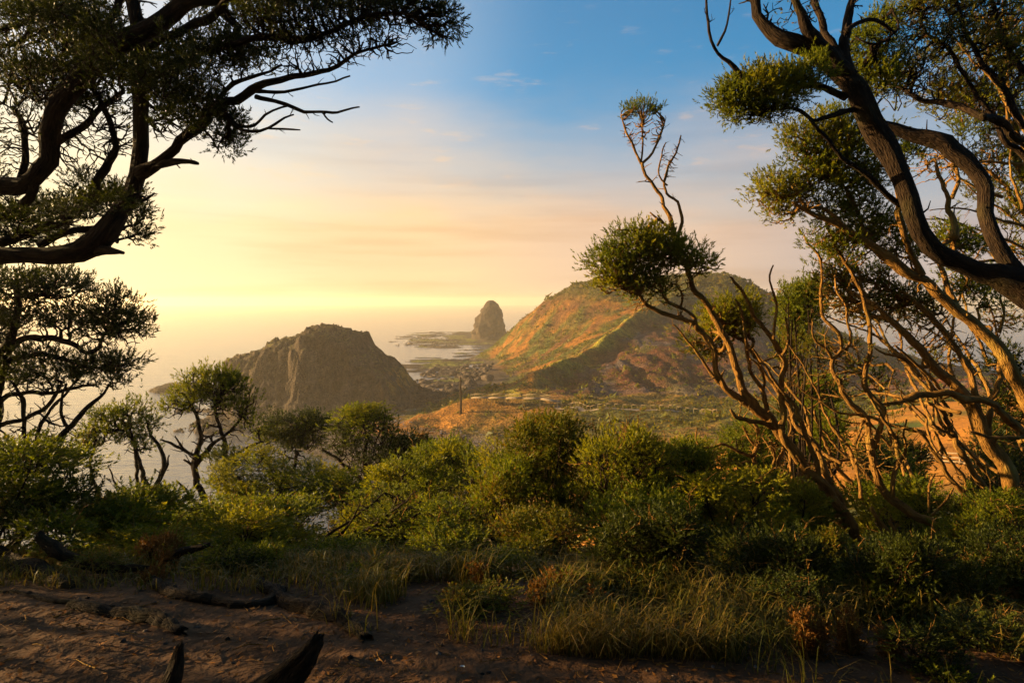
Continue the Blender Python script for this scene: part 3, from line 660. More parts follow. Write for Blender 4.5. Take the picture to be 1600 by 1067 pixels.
class Plant:
    def __init__(self, name, label, cat, group=None, bark='bark', base=None, seed=0):
        self.name, self.label, self.cat, self.group = name, label, cat, group
        self.bark = bark; self.limbs = []; self.clumps = []; self.base = base
        self.rng = np.random.default_rng(1000+seed); self.seed = seed; self.spurs = 0.35
    def limb(self, d, pts, name='branch', wob=0.012, step=None):
        d0, d1 = d if isinstance(d, (tuple, list)) else (d, d)
        pts = np.array(pts, float); s = np.concatenate([[0], np.cumsum(np.hypot(*np.diff(pts[:, :2], axis=0).T))]); s /= s[-1]
        dd = d0+(d1-d0)*s
        w = P(pts[:, 0], pts[:, 1], dd); r = pts[:, 2]*dd/FPX*0.84
        self.limbs.append((name, np.concatenate([w, r[:, None]], 1), wob)); return self
    def clump(self, px, py, d, rx, ry, mat='leaf_green', dens=1.0, leafy=1.0, cut=-0.25, deep=0.85, lsz=4.6, up=0.5, bf=0.35, twig=0.75, flat=False, lw=0.30, k=3, root=None, lib=False):
        self.clumps.append(dict(px=px, py=py, d=d, rx=rx, ry=ry, mat=mat, dens=dens, leafy=leafy, cut=cut, deep=deep, lsz=lsz, up=up, bf=bf, twig=twig, lw=lw, k=k, lib=lib)); return self
    def build(self):
        rng = self.rng; limbs = []
        for name, w, wob in self.limbs:
            rmax = w[:, 3].max(); c = catmull(w, max(0.05, rmax*0.9))
            L = len(c); c[:, 3] = np.maximum(c[:, 3], 0.0015)
            jit = np.stack([fbm(np.stack([np.arange(L)*0.22+self.seed*3.1+len(limbs)*11, np.full(L, q*5.5), np.zeros(L)], -1), 3, 7)-0.5 for q in range(3)], -1)
            env = np.minimum(1, np.arange(L)/6.0)[:, None]
            kn = np.stack([vnoise(np.stack([np.arange(L)*c[:, 3].mean()*0+np.arange(L)*0.55+self.seed*1.7+len(limbs)*5, np.full(L, q*9.1), np.zeros(L)], -1), 17)-0.5 for q in range(3)], -1)
            c[:, :3] += (jit*(wob*3+rmax*0.9)+kn*np.minimum(c[:, 3:4], .02)*1.1)*env
            limbs.append((name, c))
        if self.base is None:
            k = max(range(len(limbs)), key=lambda i: limbs[i][1][:, 3].max())
            b = limbs[k][1][0, :3]; self.base = np.array([b[0], b[1], float(gz(b[0], b[1]))])
        base = np.asarray(self.base, float)
        root = empty(self.name, base); tag(root, self.label, self.cat, self.group)
        allc, allr = [], []
        for i, (name, c) in enumerate(limbs):
            rm = c[:, 3].max(); link(name, bark_mesh(name, c[:, :3], c[:, 3], 20 if rm > 0.06 else 12 if rm > .025 else 8, 0.15, self.seed+i, base, self.bark), root)
            allc.append(c[:, :3]); allr.append(c[:, 3])
        if not allc:
            st = base+np.array([[0, 0, 0.0], [.04, 0, .05], [-.04, .03, .05]]); allc = [st]; allr = [np.full(3, 0.02)]
        allc = np.concatenate(allc); allr = np.concatenate(allr)
        TA, TB, TRA, TRB = [], [], [], []
        for name, c in limbs:
            if name == 'stem': continue
            mp_ = max(np.hypot(c[0, 0], c[0, 1]), 1)/FPX
            n = int(len(c)*self.spurs)
            for _ in range(n):
                i = int(rng.integers(len(c)//4, len(c))); i = min(i, len(c)-2)
                p0 = c[i, :3]; r0 = min(c[i, 3]*.4, 1.6*mp_); t = c[i+1, :3]-c[i, :3]; t = t/(np.linalg.norm(t)+1e-9)
                dv = t*.6+rng.normal(0, .75, 3)+np.array([0, 0, .25]); dv /= np.linalg.norm(dv)
                L = mp_*rng.uniform(6, 30)*(.5+.5*min(1, c[i, 3]/(4*mp_))); m = int(rng.integers(2, 5)); p = p0
                for s_ in range(m):
                    dv = dv+rng.normal(0, .32, 3); dv /= np.linalg.norm(dv); e = p+dv*L/m
                    TA.append(p); TB.append(e); TRA.append(r0*(1-s_/m*.7)); TRB.append(r0*(1-(s_+1)/m*.7))
                    if s_ > 0 and rng.uniform() < .6:
                        d2 = dv+rng.normal(0, .6, 3); d2 /= np.linalg.norm(d2); TA.append(p); TB.append(p+d2*L*.35); TRA.append(r0*.6); TRB.append(r0*.3)
                    p = e
        if TA:
            V, F = edge_tubes(np.array(TA), np.array(TB), np.array(TRA), np.array(TRB), 4)
            link('twigs', make_mesh('twigs', V-base, F, M[self.bark+'_twig'], True), root, 'stuff')
        for ci, q in enumerate(self.clumps):
            mpp = q['d']/FPX
            c = P(q['px'], q['py'], q['d']); RX = q['rx']*mpp; RY = q['ry']*mpp; RZ = 0.5*(RX+RY)*q['deep']
            if q['lib']:
                put_clump(root, base, c, RX, RZ, RY, q['mat'], q['lsz']*mpp/(.5*(RX+RY)), rng); continue
            area = math.pi*q['rx']*q['ry']
            ns = int(np.clip(area/30*q['dens'], 24, 330))
            u = rng.normal(0, 1, (ns, 3)); u /= np.linalg.norm(u, axis=1, keepdims=True)
            rr = rng.uniform(0, 1, ns)**0.33
            lump = np.minimum(0.50+1.0*fbm(u*2.1+self.seed+ci*3.7, 3, ci), 1.08)
            T = c+u*np.array([RX, RZ, RY])*(rr*lump)[:, None]
            leaf = (u[:, 2]*rr > q['cut']) & (rr > 0.35) & (rng.uniform(0, 1, ns) < q['leafy'])
            dist = np.linalg.norm(allc-c, axis=1); kn = np.argsort(dist)[:14]
            roots = allc[kn]; d0 = dist[kn[0]]
            extra = []
            if d0 > 0.6*max(RX, RY):
                m = int(d0/(0.35*max(RX, RY)))+1; t = np.linspace(0, 1, m+1)[1:, None]
                line = roots[0]*(1-t)+c*t; line[:, 2] += -0.10*d0*np.sin(math.pi*t[:, 0])
                extra = line+rng.normal(0, 0.05*d0, line.shape)
                T = np.concatenate([T, extra]); leaf = np.concatenate([leaf, np.zeros(len(extra), bool)])
                u = np.concatenate([u, np.tile([[0, 0, 1.]], (len(extra), 1))])
            par, order = grow(roots, T, q['bf'])
            cnt = np.zeros(len(T)); haschild = np.zeros(len(T), bool)
            for j in reversed(order):
                cnt[j] += 1
                if par[j] >= 0: cnt[par[j]] += cnt[j]; haschild[par[j]] = True
            rt = q['twig']*mpp; rad = rt*0.62*np.maximum(cnt, 1)**0.40
            isr = par < 0; pa = np.where(isr[:, None], roots[np.where(isr, -1-par, 0)], T[np.where(isr, 0, par)])
            prad = np.where(isr, np.minimum(rad*1.25, np.maximum(allr[kn][np.where(isr, -1-par, 0)], rad)), np.minimum(rad[np.where(isr, 0, par)], rad*1.5))
            ln = np.linalg.norm(T-pa, axis=1, keepdims=True)
            m1 = pa*0.6+T*0.4+rng.normal(0, .09, T.shape)*ln; m2 = pa*0.25+T*0.75+rng.normal(0, .06, T.shape)*ln
            r1 = prad*.6+rad*.4; tm = cnt <= 1; nt_ = ~tm
            A = np.concatenate([pa[nt_], m1[nt_], pa[tm]]); B = np.concatenate([m1[nt_], T[nt_], T[tm]]); ra = np.concatenate([prad[nt_], r1[nt_], prad[tm]]); rb = np.concatenate([r1[nt_], rad[nt_]*.9, rad[tm]*.7])
            big = ra > 0.006
            Vs, Fs, off = [], [], 0
            for sel, kk in ((big, 6), (~big, 3)):
                if sel.any():
                    V, F = edge_tubes(A[sel], B[sel], ra[sel], rb[sel], kk); Vs.append(V); Fs.append(F+off); off += len(V)
            tw = make_mesh('twigs', np.concatenate(Vs)-base, np.concatenate(Fs), M[self.bark+'_twig'], True)
            if leaf.any():
                lp = T[leaf]; lu = u[leaf]; k = q['k']
                lp = np.repeat(lp, k, 0); lu = np.repeat(lu, k, 0)
                ll = q['lsz']*mpp; sh = 2.3*ll
                lp = lp+rng.normal(0, 1, lp.shape)*np.array([1, 1, .8])*ll*1.5*(k > 1)
                out = lu*np.array([1/RX, 1/RZ, 1/RY])*max(RX, RY)
                out = out/(np.linalg.norm(out, axis=1, keepdims=True)+1e-9)
                dr = out*0.75+np.array([0, 0, q['up']])+rng.normal(0, .38, lp.shape)
                V, F = leaves(lp, dr, 9, sh, ll*1.1, ll*q['lw']*1.25, rng)
                lo = link('leaf_clump', make_mesh('leaf_clump', V-base, F, M[q['mat']]), root, 'stuff')
                link('twigs', tw, lo, 'stuff')
            else:
                link('twigs', tw, root, 'stuff')
        return root

LIB = {}
def lib_clump(ratio, var):
    """unit leaf clump (radius 1) shared by many shrubs; ratio = leaf length / clump radius"""
    key = (ratio, var)
    if key in LIB: return LIB[key]
    rng = np.random.default_rng(900+var*13+int(ratio*1000))
    ns = int(np.clip(3.2/ratio**1.35, 70, 420))
    u = rng.normal(0, 1, (ns, 3)); u /= np.linalg.norm(u, axis=1, keepdims=True); u[:, 2] = np.where(u[:, 2] < -.5, -u[:, 2], u[:, 2])
    rr = rng.uniform(0, 1, ns)**0.33; lump = np.minimum(0.45+1.15*fbm(u*2.2+var*3.7, 3, var), 1.12)
    T = u*(rr*lump)[:, None]; roots = np.array([[0, 0, -1.0], [.1, 0, -.9], [-.1, .1, -.9]])
    par, order = grow(roots, T, .5); cnt = np.zeros(ns)
    for j_ in reversed(order):
        cnt[j_] += 1
        if par[j_] >= 0: cnt[par[j_]] += cnt[j_]
    rad = .009*np.maximum(cnt, 1)**.4; isr = par < 0
    pa = np.where(isr[:, None], roots[np.where(isr, -1-par, 0)], T[np.where(isr, 0, par)]); pr = np.minimum(np.where(isr, rad*1.2, rad[np.where(isr, 0, par)]), rad*1.5)
    ln = np.linalg.norm(T-pa, axis=1, keepdims=True); m1 = (pa+T)/2+rng.normal(0, .09, T.shape)*ln
    V, F = edge_tubes(np.concatenate([pa, m1]), np.concatenate([m1, T]), np.concatenate([pr, (pr+rad)/2]), np.concatenate([(pr+rad)/2, rad*.8]), 3)
    tw = make_mesh('twigs', V, F, M['bark_dark_twig'], True)
    k = 3; lf = rr > .3; lp = np.repeat(T[lf], k, 0)+rng.normal(0, 1, (lf.sum()*k, 3))*ratio*1.4; lu = np.repeat(u[lf], k, 0)
    dr = lu*.75+np.array([0, 0, .5])+rng.normal(0, .4, lp.shape)
    V, F = leaves(lp, dr, 9, ratio*2.3, ratio*1.1, ratio*.40, rng)
    lm = make_mesh('leaf_clump', V, F); lm.materials.append(M['leaf_green'])
    LIB[key] = (lm, tw); return LIB[key]
def put_clump(root, base, c, RX, RY, RZ, mat, ratio, rng):
    ratio = min((0.07, 0.10, 0.14, 0.20), key=lambda q: abs(q-ratio))
    lm, tw = lib_clump(ratio, int(rng.integers(0, 4)))
    o = link('leaf_clump', lm, root, 'stuff'); o.location = np.asarray(c)-base; o.scale = (RX, RY, RZ); o.rotation_euler = (rng.uniform(-.25, .25), rng.uniform(-.25, .25), rng.uniform(0, 6.28))
    o.material_slots[0].link = 'OBJECT'; o.material_slots[0].material = M[mat]
    link('twigs', tw, o, 'stuff'); return o

class Bush(Plant):
    def build(self):
        rng = self.rng; base = np.asarray(self.base, float)
        root = empty(self.name, base); tag(root, self.label, self.cat, self.group)
        for q in self.clumps:
            mpp = q['d']/FPX; c = P(q['px'], q['py'], q['d']); RX = q['rx']*mpp; RY = q['ry']*mpp
            put_clump(root, base, c, RX, RX*q['deep'], RY, q['mat'], q['lsz']*mpp/(.5*(RX+RY)), rng)
            e = c-np.array([0, 0, RY*.7]); f = base+np.array([rng.normal(0, .05), rng.normal(0, .05), 0]); m_ = (e+f)/2; m_[:2] += rng.normal(0, .08, 2)*np.linalg.norm(e-f)
            m_[2] -= .05*np.linalg.norm(e-f)
            cc = catmull(np.array([f, m_, e, c]), .06); r = np.linspace(2.4, 1.0, len(cc))*mpp
            link('stem', bark_mesh('stem', cc, r, 6, .12, self.seed, base, self.bark), root)
        TA, TB, TR = [], [], []
        for q in self.clumps:                       # bare shoots poking out of the leaves
            mpp = q['d']/FPX; c = P(q['px'], q['py'], q['d']); RX = q['rx']*mpp; RY = q['ry']*mpp
            for _ in range(4):
                p_ = c+rng.normal(0, .35, 3)*np.array([RX, RX, RY]); dv = np.array([rng.normal(0, .7), rng.normal(0, .5), rng.uniform(.3, 1.1)]); dv /= np.linalg.norm(dv)
                L = rng.uniform(.6, 1.5)*(RX+RY)*.5; m_ = 4
                for k_ in range(m_):
                    dv = dv+rng.normal(0, .25, 3); dv /= np.linalg.norm(dv); e = p_+dv*L/m_; TA.append(p_); TB.append(e); TR.append(mpp*(1.1-.2*k_))
                    if k_ > 0:
                        d2 = dv+rng.normal(0, .6, 3); d2 /= np.linalg.norm(d2); TA.append(e); TB.append(e+d2*L*.28); TR.append(mpp*.6)
                    p_ = e
        V, F = edge_tubes(np.array(TA), np.array(TB), np.array(TR), np.array(TR)*.75, 3)
        link('twigs', make_mesh('twigs', V-base, F, M['bark_twig'], True), root, 'stuff')
        return root

def shrub(name, label, x0, x1, y0, y1, d, mat, n=5, cat='shrub', group=None, seed=0, dens=0.8, lsz=4.6, bark='bark_dark', base=None, dj=0.12, sizes=(0.20, 0.30), **kw):
    """bush filling a pixel box of the photo: domed set of leaf clumps on stems from the ground"""
    rng = np.random.default_rng(500+seed); cx = (x0+x1)/2
    if base is None:
        b = P(cx+rng.uniform(-.1, .1)*(x1-x0), y1, d); b[2] = float(gz(b[0], b[1]))-0.03
    else: b = np.asarray(base, float)
    pl = Bush(name, label, cat, group, bark, b, seed)
    W, H = x1-x0, y1-y0
    n = int(n*2.1)
    for i in range(n):
        s = rng.uniform(*sizes); rx = W*s*.85; ry = min(max(H*s*.75, rx*.42), rx*.95)
        fx = x0+rx+(W-2*rx)*((i*0.618+rng.uniform(0, .12)) % 1.0)
        dome = 1-((fx-cx)/(W*0.60))**2
        low = (i % 3)/2.0
        fy = y0+ry*1.0+(1-dome)*H*.28+low*H*.60*rng.uniform(.6, 1.1)+rng.uniform(0, .05)*H
        pl.clump(fx, fy, d*(1+rng.uniform(-dj, dj)), rx, ry, mat if isinstance(mat, str) else mat[int(rng.integers(len(mat)))] if low > .2 else mat[0], lsz=lsz)
    return pl

# ------------------------------------------------------------------ left: big dark tree overhanging the view
dA = 4.6
gxA = P(-330, 900, dA); 
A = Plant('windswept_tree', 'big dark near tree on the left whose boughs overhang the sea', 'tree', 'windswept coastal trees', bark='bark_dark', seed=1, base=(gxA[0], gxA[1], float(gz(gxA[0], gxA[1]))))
A.limb(dA, [(-330, 960, 40), (-310, 800, 36), (-270, 640, 32), (-200, 520, 28), (-110, 440, 22), (0, 408, 15), (75, 407, 15), (125, 398, 17), (163, 375, 22), (190, 342, 18), (207, 305, 15), (216, 265, 14), (214, 175, 13), (213, 125, 14), (213, 75, 13), (210, 25, 12), (205, -40, 11), (190, -110, 8)], 'trunk')
A.limb((dA, dA-.2), [(150, 392, 12), (172, 391, 7), (192, 393, 3)])
A.limb((dA, dA-.4), [(216, 272, 12), (240, 258, 10), (262, 237, 9), (300, 200, 9), (325, 175, 8), (350, 167, 8), (367, 162, 8), (395, 142, 7), (417, 130, 6), (450, 117, 5), (512, 105, 4), (552, 87, 3), (600, 70, 2)])
A.limb((dA, dA-.2), [(228, 272, 7), (250, 259, 6), (275, 255, 5), (295, 254, 4), (312, 256, 2.5)])
A.limb(dA, [(-110, 350, 20), (-50, 295, 16), (0, 287, 15), (37, 287, 15), (60, 265, 16), (75, 212, 17), (88, 175, 17), (112, 137, 18), (150, 100, 19), (187, 70, 20), (225, 50, 18), (262, 22, 15), (312, 2, 11), (360, -15, 8), (430, -30, 6)])
A.limb(dA, [(-200, 520, 18), (-150, 420, 16), (-110, 350, 17)])
A.limb((dA, dA-.3), [(222, 78, 10), (262, 57, 8), (300, 47, 8), (322, 37, 8), (345, 17, 7), (370, -8, 5), (420, -40, 4)])
A.limb((dA, dA-.5), [(215, 140, 9), (255, 110, 8), (287, 97, 7), (325, 82, 6), (362, 75, 6), (400, 65, 6), (432, 62, 6), (490, 60, 5), (525, 47, 4), (562, 30, 4), (600, 24, 3), (650, 20, 2)])
A.limb(dA, [(150, 95, 9), (162, 57, 8), (185, 0, 7), (195, -30, 6)])
A.limb((dA, dA+.2), [(-20, 52, 6), (0, 47, 5), (30, 40, 5), (50, 27, 4), (70, 10, 3), (85, -10, 2)])
A.limb((dA, dA+.2), [(-20, 75, 5), (0, 72, 4), (25, 67, 4), (45, 42, 3), (52, 30, 3)])
A.limb((dA+.1, dA+.2), [(0, 380, 9), (75, 352, 9), (112, 330, 9), (140, 310, 9), (155, 287, 8), (170, 255, 7), (178, 230, 6), (172, 200, 6), (162, 170, 5), (150, 140, 4)])
A.limb((dA, dA+.1), [(60, 385, 6), (100, 362, 6), (150, 358, 7), (170, 365, 8)])
A.limb((dA+.1, dA), [(0, 337, 9), (37, 316, 8), (55, 285, 9)])
A.limb((dA+.2, dA+.3), [(75, 230, 8), (100, 215, 7), (130, 195, 6), (165, 165, 5), (195, 140, 4)])
A.limb((dA+.2, dA+.3), [(30, 285, 7), (40, 240, 6), (35, 200, 5), (20, 170, 4)])
A.limb((dA-.2, dA-.5), [(400, 152, 4), (450, 162, 3.4), (475, 175, 3), (510, 177, 2.6), (525, 175, 2.2), (547, 167, 1.8), (560, 165, 1.4)])
A.limb((dA-.35, dA-.5), [(505, 177, 2), (512, 186, 1.6), (522, 191, 1.2)])
A.limb((dA-.2, dA-.3), [(350, 172, 4), (370, 195, 3), (395, 195, 3), (415, 180, 2.5), (450, 167, 2)])
A.limb((dA-.2, dA-.4), [(352, 180, 4), (372, 202, 3), (407, 207, 2.8), (430, 197, 2.4), (445, 187, 2), (457, 178, 1.4)])
A.limb((dA-.3, dA-.4), [(420, 201, 2), (445, 203, 1.8), (470, 205, 1.2)])
A.limb((dA-.1, dA-.2), [(345, 150, 5), (365, 130, 4), (387, 120, 3.5), (417, 110, 2.5), (440, 100, 2)])
A.limb((dA-.1, dA-.2), [(395, 142, 4), (430, 143, 3), (470, 138, 2.4), (510, 130, 2), (545, 118, 1.5)])
A.limb(dA, [(207, 314, 4), (228, 312, 2.5), (241, 303, 1.6)])
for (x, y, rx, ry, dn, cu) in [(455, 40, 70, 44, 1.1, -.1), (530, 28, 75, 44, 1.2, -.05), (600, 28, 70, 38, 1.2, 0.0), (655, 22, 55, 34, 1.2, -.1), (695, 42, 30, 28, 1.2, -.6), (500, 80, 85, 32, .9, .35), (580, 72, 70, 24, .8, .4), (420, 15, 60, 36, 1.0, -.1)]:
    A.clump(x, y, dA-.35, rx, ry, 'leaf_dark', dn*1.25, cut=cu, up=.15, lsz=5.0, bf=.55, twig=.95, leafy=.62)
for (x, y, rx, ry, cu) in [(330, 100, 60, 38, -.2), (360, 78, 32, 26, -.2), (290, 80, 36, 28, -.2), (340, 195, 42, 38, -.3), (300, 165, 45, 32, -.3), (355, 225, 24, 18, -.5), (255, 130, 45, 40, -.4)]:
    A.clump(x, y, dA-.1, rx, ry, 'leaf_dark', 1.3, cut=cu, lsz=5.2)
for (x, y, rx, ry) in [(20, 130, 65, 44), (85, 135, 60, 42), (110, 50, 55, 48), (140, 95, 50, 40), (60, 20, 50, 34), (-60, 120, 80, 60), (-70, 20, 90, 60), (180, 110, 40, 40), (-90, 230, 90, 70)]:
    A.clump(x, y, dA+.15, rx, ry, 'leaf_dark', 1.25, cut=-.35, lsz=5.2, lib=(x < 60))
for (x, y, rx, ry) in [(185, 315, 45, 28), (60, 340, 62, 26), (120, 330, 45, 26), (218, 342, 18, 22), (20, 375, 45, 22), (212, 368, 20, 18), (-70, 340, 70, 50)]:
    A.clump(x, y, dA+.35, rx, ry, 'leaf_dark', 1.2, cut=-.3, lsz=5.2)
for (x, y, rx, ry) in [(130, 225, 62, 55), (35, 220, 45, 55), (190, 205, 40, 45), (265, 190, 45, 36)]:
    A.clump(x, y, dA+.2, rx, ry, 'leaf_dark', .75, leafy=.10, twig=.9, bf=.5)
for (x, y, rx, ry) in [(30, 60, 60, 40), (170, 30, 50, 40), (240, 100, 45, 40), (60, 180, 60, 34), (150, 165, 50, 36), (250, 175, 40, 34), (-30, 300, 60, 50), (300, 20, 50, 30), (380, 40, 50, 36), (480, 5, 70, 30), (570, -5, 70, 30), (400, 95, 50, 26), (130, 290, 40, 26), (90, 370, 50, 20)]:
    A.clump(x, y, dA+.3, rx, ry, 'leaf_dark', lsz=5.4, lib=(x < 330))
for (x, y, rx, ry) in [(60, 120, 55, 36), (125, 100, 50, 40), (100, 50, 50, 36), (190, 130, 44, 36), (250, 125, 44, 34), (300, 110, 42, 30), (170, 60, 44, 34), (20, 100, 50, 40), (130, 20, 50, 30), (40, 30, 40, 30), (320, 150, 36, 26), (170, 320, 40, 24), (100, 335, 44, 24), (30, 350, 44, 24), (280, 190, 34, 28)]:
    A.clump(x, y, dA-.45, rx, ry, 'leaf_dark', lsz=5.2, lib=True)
rootA = A.build()
rq = np.random.default_rng(55)
for i in range(46):        # unseen leaf clumps added overhead, hung on this tree, to shade the foreground
    c = np.array([rq.uniform(-8.5, 4.0), rq.uniform(-5, 3.4), CAM_Z+rq.uniform(3.2, 5.2)])
    put_clump(rootA, np.array(rootA.location), c, rq.uniform(.8, 1.3), rq.uniform(.8, 1.3), rq.uniform(.4, .7), 'leaf_dark', .1, rq)


# second left tree, beyond it
dC = 7.0
gC = P(-40, 900, dC)
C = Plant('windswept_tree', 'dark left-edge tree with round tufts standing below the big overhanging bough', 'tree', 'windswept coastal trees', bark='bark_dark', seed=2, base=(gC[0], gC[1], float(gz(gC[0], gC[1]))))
C.limb(dC, [(-40, 905, 13), (-30, 800, 12), (-18, 700, 11), (-5, 620, 10), (5, 565, 9), (18, 540, 9), (25, 512, 7), (27, 475, 6), (20, 440, 4)], 'trunk')
C.limb(dC, [(10, 550, 7), (32, 532, 6), (75, 527, 5), (107, 537, 5), (135, 550, 4), (155, 542, 3), (162, 525, 2.5), (180, 510, 2)])
C.limb(dC, [(0, 590, 6), (20, 562, 5), (62, 552, 4), (100, 560, 3.5), (130, 572, 3), (160, 575, 2)])
C.limb(dC, [(-8, 640, 5), (10, 617, 4), (37, 615, 4), (75, 612, 3.5), (110, 606, 3), (150, 600, 2)])
C.limb(dC, [(-15, 690, 5), (0, 665, 4.5), (37, 657, 4), (75, 632, 3.5), (83, 620, 3), (95, 600, 2)])
C.limb((dC-.3, dC), [(40, 740, 7), (55, 705, 6.5), (82, 692, 6), (107, 670, 5), (132, 640, 4), (160, 612, 2.5), (168, 600, 2)])
C.limb(dC, [(28, 720, 4), (35, 690, 4), (38, 650, 3.5), (30, 620, 3), (18, 600, 2)])
C.limb(dC, [(55, 705, 4), (62, 670, 3.5), (80, 640, 3), (100, 620, 2.5), (115, 600, 2)])
C.limb(dC, [(107, 670, 3.5), (96, 650, 3), (96, 625, 2.5), (105, 600, 2)])
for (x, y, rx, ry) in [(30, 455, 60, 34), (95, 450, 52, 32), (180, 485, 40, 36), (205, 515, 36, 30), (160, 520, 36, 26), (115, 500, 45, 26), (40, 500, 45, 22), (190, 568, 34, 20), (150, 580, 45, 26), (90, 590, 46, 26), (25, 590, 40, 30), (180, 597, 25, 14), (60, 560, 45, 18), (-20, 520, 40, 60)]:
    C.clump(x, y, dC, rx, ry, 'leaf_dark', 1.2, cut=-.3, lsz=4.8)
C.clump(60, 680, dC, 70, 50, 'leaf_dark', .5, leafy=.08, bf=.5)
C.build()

# two slim trees against the water
dD = 12.5
Dt = Plant('slim_tree', 'small slim tree with flat dark tufts between the left shrub and the round-topped tree', 'tree', 'slim trees against the water', bark='bark_dark', seed=3)
Dt.limb(dD, [(238, 850, 6), (238, 800, 5.5), (241, 770, 5), (252, 745, 4.5), (256, 725, 4), (248, 700, 3), (235, 678, 2.4)], 'trunk')
Dt.limb(dD, [(238, 785, 5), (232, 762, 4), (222, 735, 3.5), (214, 710, 3), (205, 685, 2.5), (195, 668, 2)])
Dt.limb(dD, [(215, 775, 3.5), (214, 740, 3), (212, 700, 2.5), (205, 670, 2)])
Dt.limb(dD, [(252, 745, 2.5), (262, 725, 2), (266, 710, 1.3)])
Dt.limb(dD, [(220, 780, 2.5), (200, 770, 2), (180, 755, 1.7), (172, 730, 1.2)])
Dt.limb(dD, [(160, 800, 3), (150, 760, 3), (140, 725, 2.5), (148, 700, 2)])
for (x, y, rx, ry) in [(205, 645, 32, 20), (175, 662, 36, 22), (160, 682, 34, 16), (232, 665, 18, 16), (137, 690, 14, 26), (225, 700, 18, 12), (150, 650, 18, 10), (205, 685, 30, 14)]:
    Dt.clump(x, y, dD, rx, ry, 'leaf_green', 1.4, cut=-.25, lsz=4.0)
Dt.build()
dE = 13.0
E = Plant('slim_tree', 'round-topped slim tree rising against the water left of the headland', 'tree', 'slim trees against the water', bark='bark_dark', seed=4)
E.limb(dE, [(312, 880, 7), (314, 830, 6.5), (318, 790, 6), (306, 748, 5.5), (305, 722, 5.5), (313, 690, 4.5), (310, 660, 3.5), (300, 630, 2.5)], 'trunk')
E.limb(dE, [(345, 870, 6), (352, 810, 5.5), (356, 780, 5), (352, 740, 4.5), (352, 700, 4), (345, 670, 3), (335, 640, 2.2)])
E.limb(dE, [(306, 728, 4), (322, 705, 4), (340, 690, 3), (365, 670, 2.5), (380, 650, 2)])
E.limb(dE, [(308, 715, 3), (294, 706, 3), (275, 697, 2.5), (250, 686, 1.6)])
E.limb(dE, [(294, 706, 2), (282, 695, 1.6), (275, 680, 1.2)])
E.limb(dE, [(305, 735, 3), (296, 722, 2.4), (287, 717, 1.6)])
E.limb(dE, [(318, 795, 3.5), (304, 785, 3), (290, 768, 2.5), (278, 754, 1.6)])
E.limb(dE, [(352, 720, 3), (372, 708, 2.5), (395, 695, 2), (410, 690, 1.4)])
for (x, y, rx, ry) in [(325, 595, 42, 22), (355, 606, 34, 22), (300, 620, 34, 24), (275, 640, 26, 18), (335, 632, 40, 20), (375, 640, 30, 20), (390, 622, 14, 12), (395, 665, 16, 16), (345, 600, 40, 20), (340, 715, 22, 14)]:
    E.clump(x, y, dE, rx, ry, 'leaf_green', 1.4, cut=-.2, lsz=3.8)
E.clump(340, 680, dE, 45, 28, 'leaf_green', .6, leafy=.05)
E.build()
# ------------------------------------------------------------------ right: big dark leaning tree
dN = 5.6
gN = P(1960, 900, dN)
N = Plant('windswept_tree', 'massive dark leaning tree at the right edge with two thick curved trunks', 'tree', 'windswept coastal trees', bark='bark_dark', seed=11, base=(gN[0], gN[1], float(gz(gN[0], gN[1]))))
N.limb(dN, [(1960, 960, 44), (1900, 760, 40), (1800, 600, 36), (1700, 510, 32), (1630, 462, 28), (1590, 440, 24), (1550, 432, 18), (1512, 422, 16), (1487, 405, 16), (1462, 380, 16), (1437, 342, 16), (1417, 292, 17), (1400, 255, 18), (1380, 215, 19), (1356, 182, 20), (1333, 140, 20), (1312, 107, 17), (1275, 75, 12), (1226, 58, 11), (1197, 36, 10), (1181, 0, 9), (1165, -50, 7), (1140, -120, 4)], 'trunk')
N.limb((dN, dN+.4), [(1600, 448, 22), (1575, 410, 15), (1550, 370, 14), (1542, 330, 13), (1538, 292, 14), (1520, 260, 15), (1487, 235, 16), (1466, 221, 15), (1431, 208, 12), (1400, 196, 9), (1372, 190, 6)])
N.limb((dN, dN-.2), [(1330, 120, 12), (1302, 85, 10), (1262, 42, 8), (1239, 0, 7), (1215, -50, 5)])
N.limb((dN, dN+.2), [(1328, 118, 13), (1318, 85, 10), (1316, 60, 9), (1321, 30, 8), (1330, 0, 7), (1345, -50, 6)])
N.limb((dN, dN+.2), [(1314, 92, 8), (1300, 68, 7), (1288, 45, 6), (1275, 16, 6), (1266, -20, 5)])
N.limb((dN, dN-.3), [(1322, 152, 7), (1307, 148, 6), (1275, 138, 6), (1236, 132, 5), (1200, 128, 4), (1161, 112, 3.5), (1142, 94, 3), (1119, 73, 2.8), (1106, 36, 2.4), (1101, 0, 2), (1100, -20, 1.5)])
N.limb((dN-.3, dN-.35), [(1121, 72, 2.2), (1132, 49, 2), (1140, 13, 1.6), (1144, -10, 1.2)])
N.limb((dN, dN-.2), [(1338, 170, 6), (1322, 174, 5), (1301, 180, 4.2), (1275, 188, 3.5), (1262, 182, 3), (1236, 169, 2.6), (1205, 172, 2)])
N.limb((dN+.1, dN-.2), [(1412, 318, 7), (1402, 317, 6), (1380, 297, 5), (1362, 277, 4.5), (1330, 255, 4), (1314, 240, 4), (1288, 211, 3.5), (1266, 187, 2.6)])
N.limb((dN, dN+.3), [(1322, 50, 5), (1340, 36, 4), (1363, 29, 3.6), (1382, 39, 3.2), (1397, 49, 2.8), (1402, 35, 2), (1392, 12, 1.6)])
N.limb((dN+.3, dN+.3), [(1397, 49, 2.6), (1385, 62, 2.2), (1363, 68, 2), (1345, 60, 1.4)])
N.limb((dN+.2, dN+.8), [(1540, 186, 6), (1500, 168, 6), (1460, 160, 5), (1430, 155, 4.5), (1410, 140, 3.5), (1385, 130, 2)])
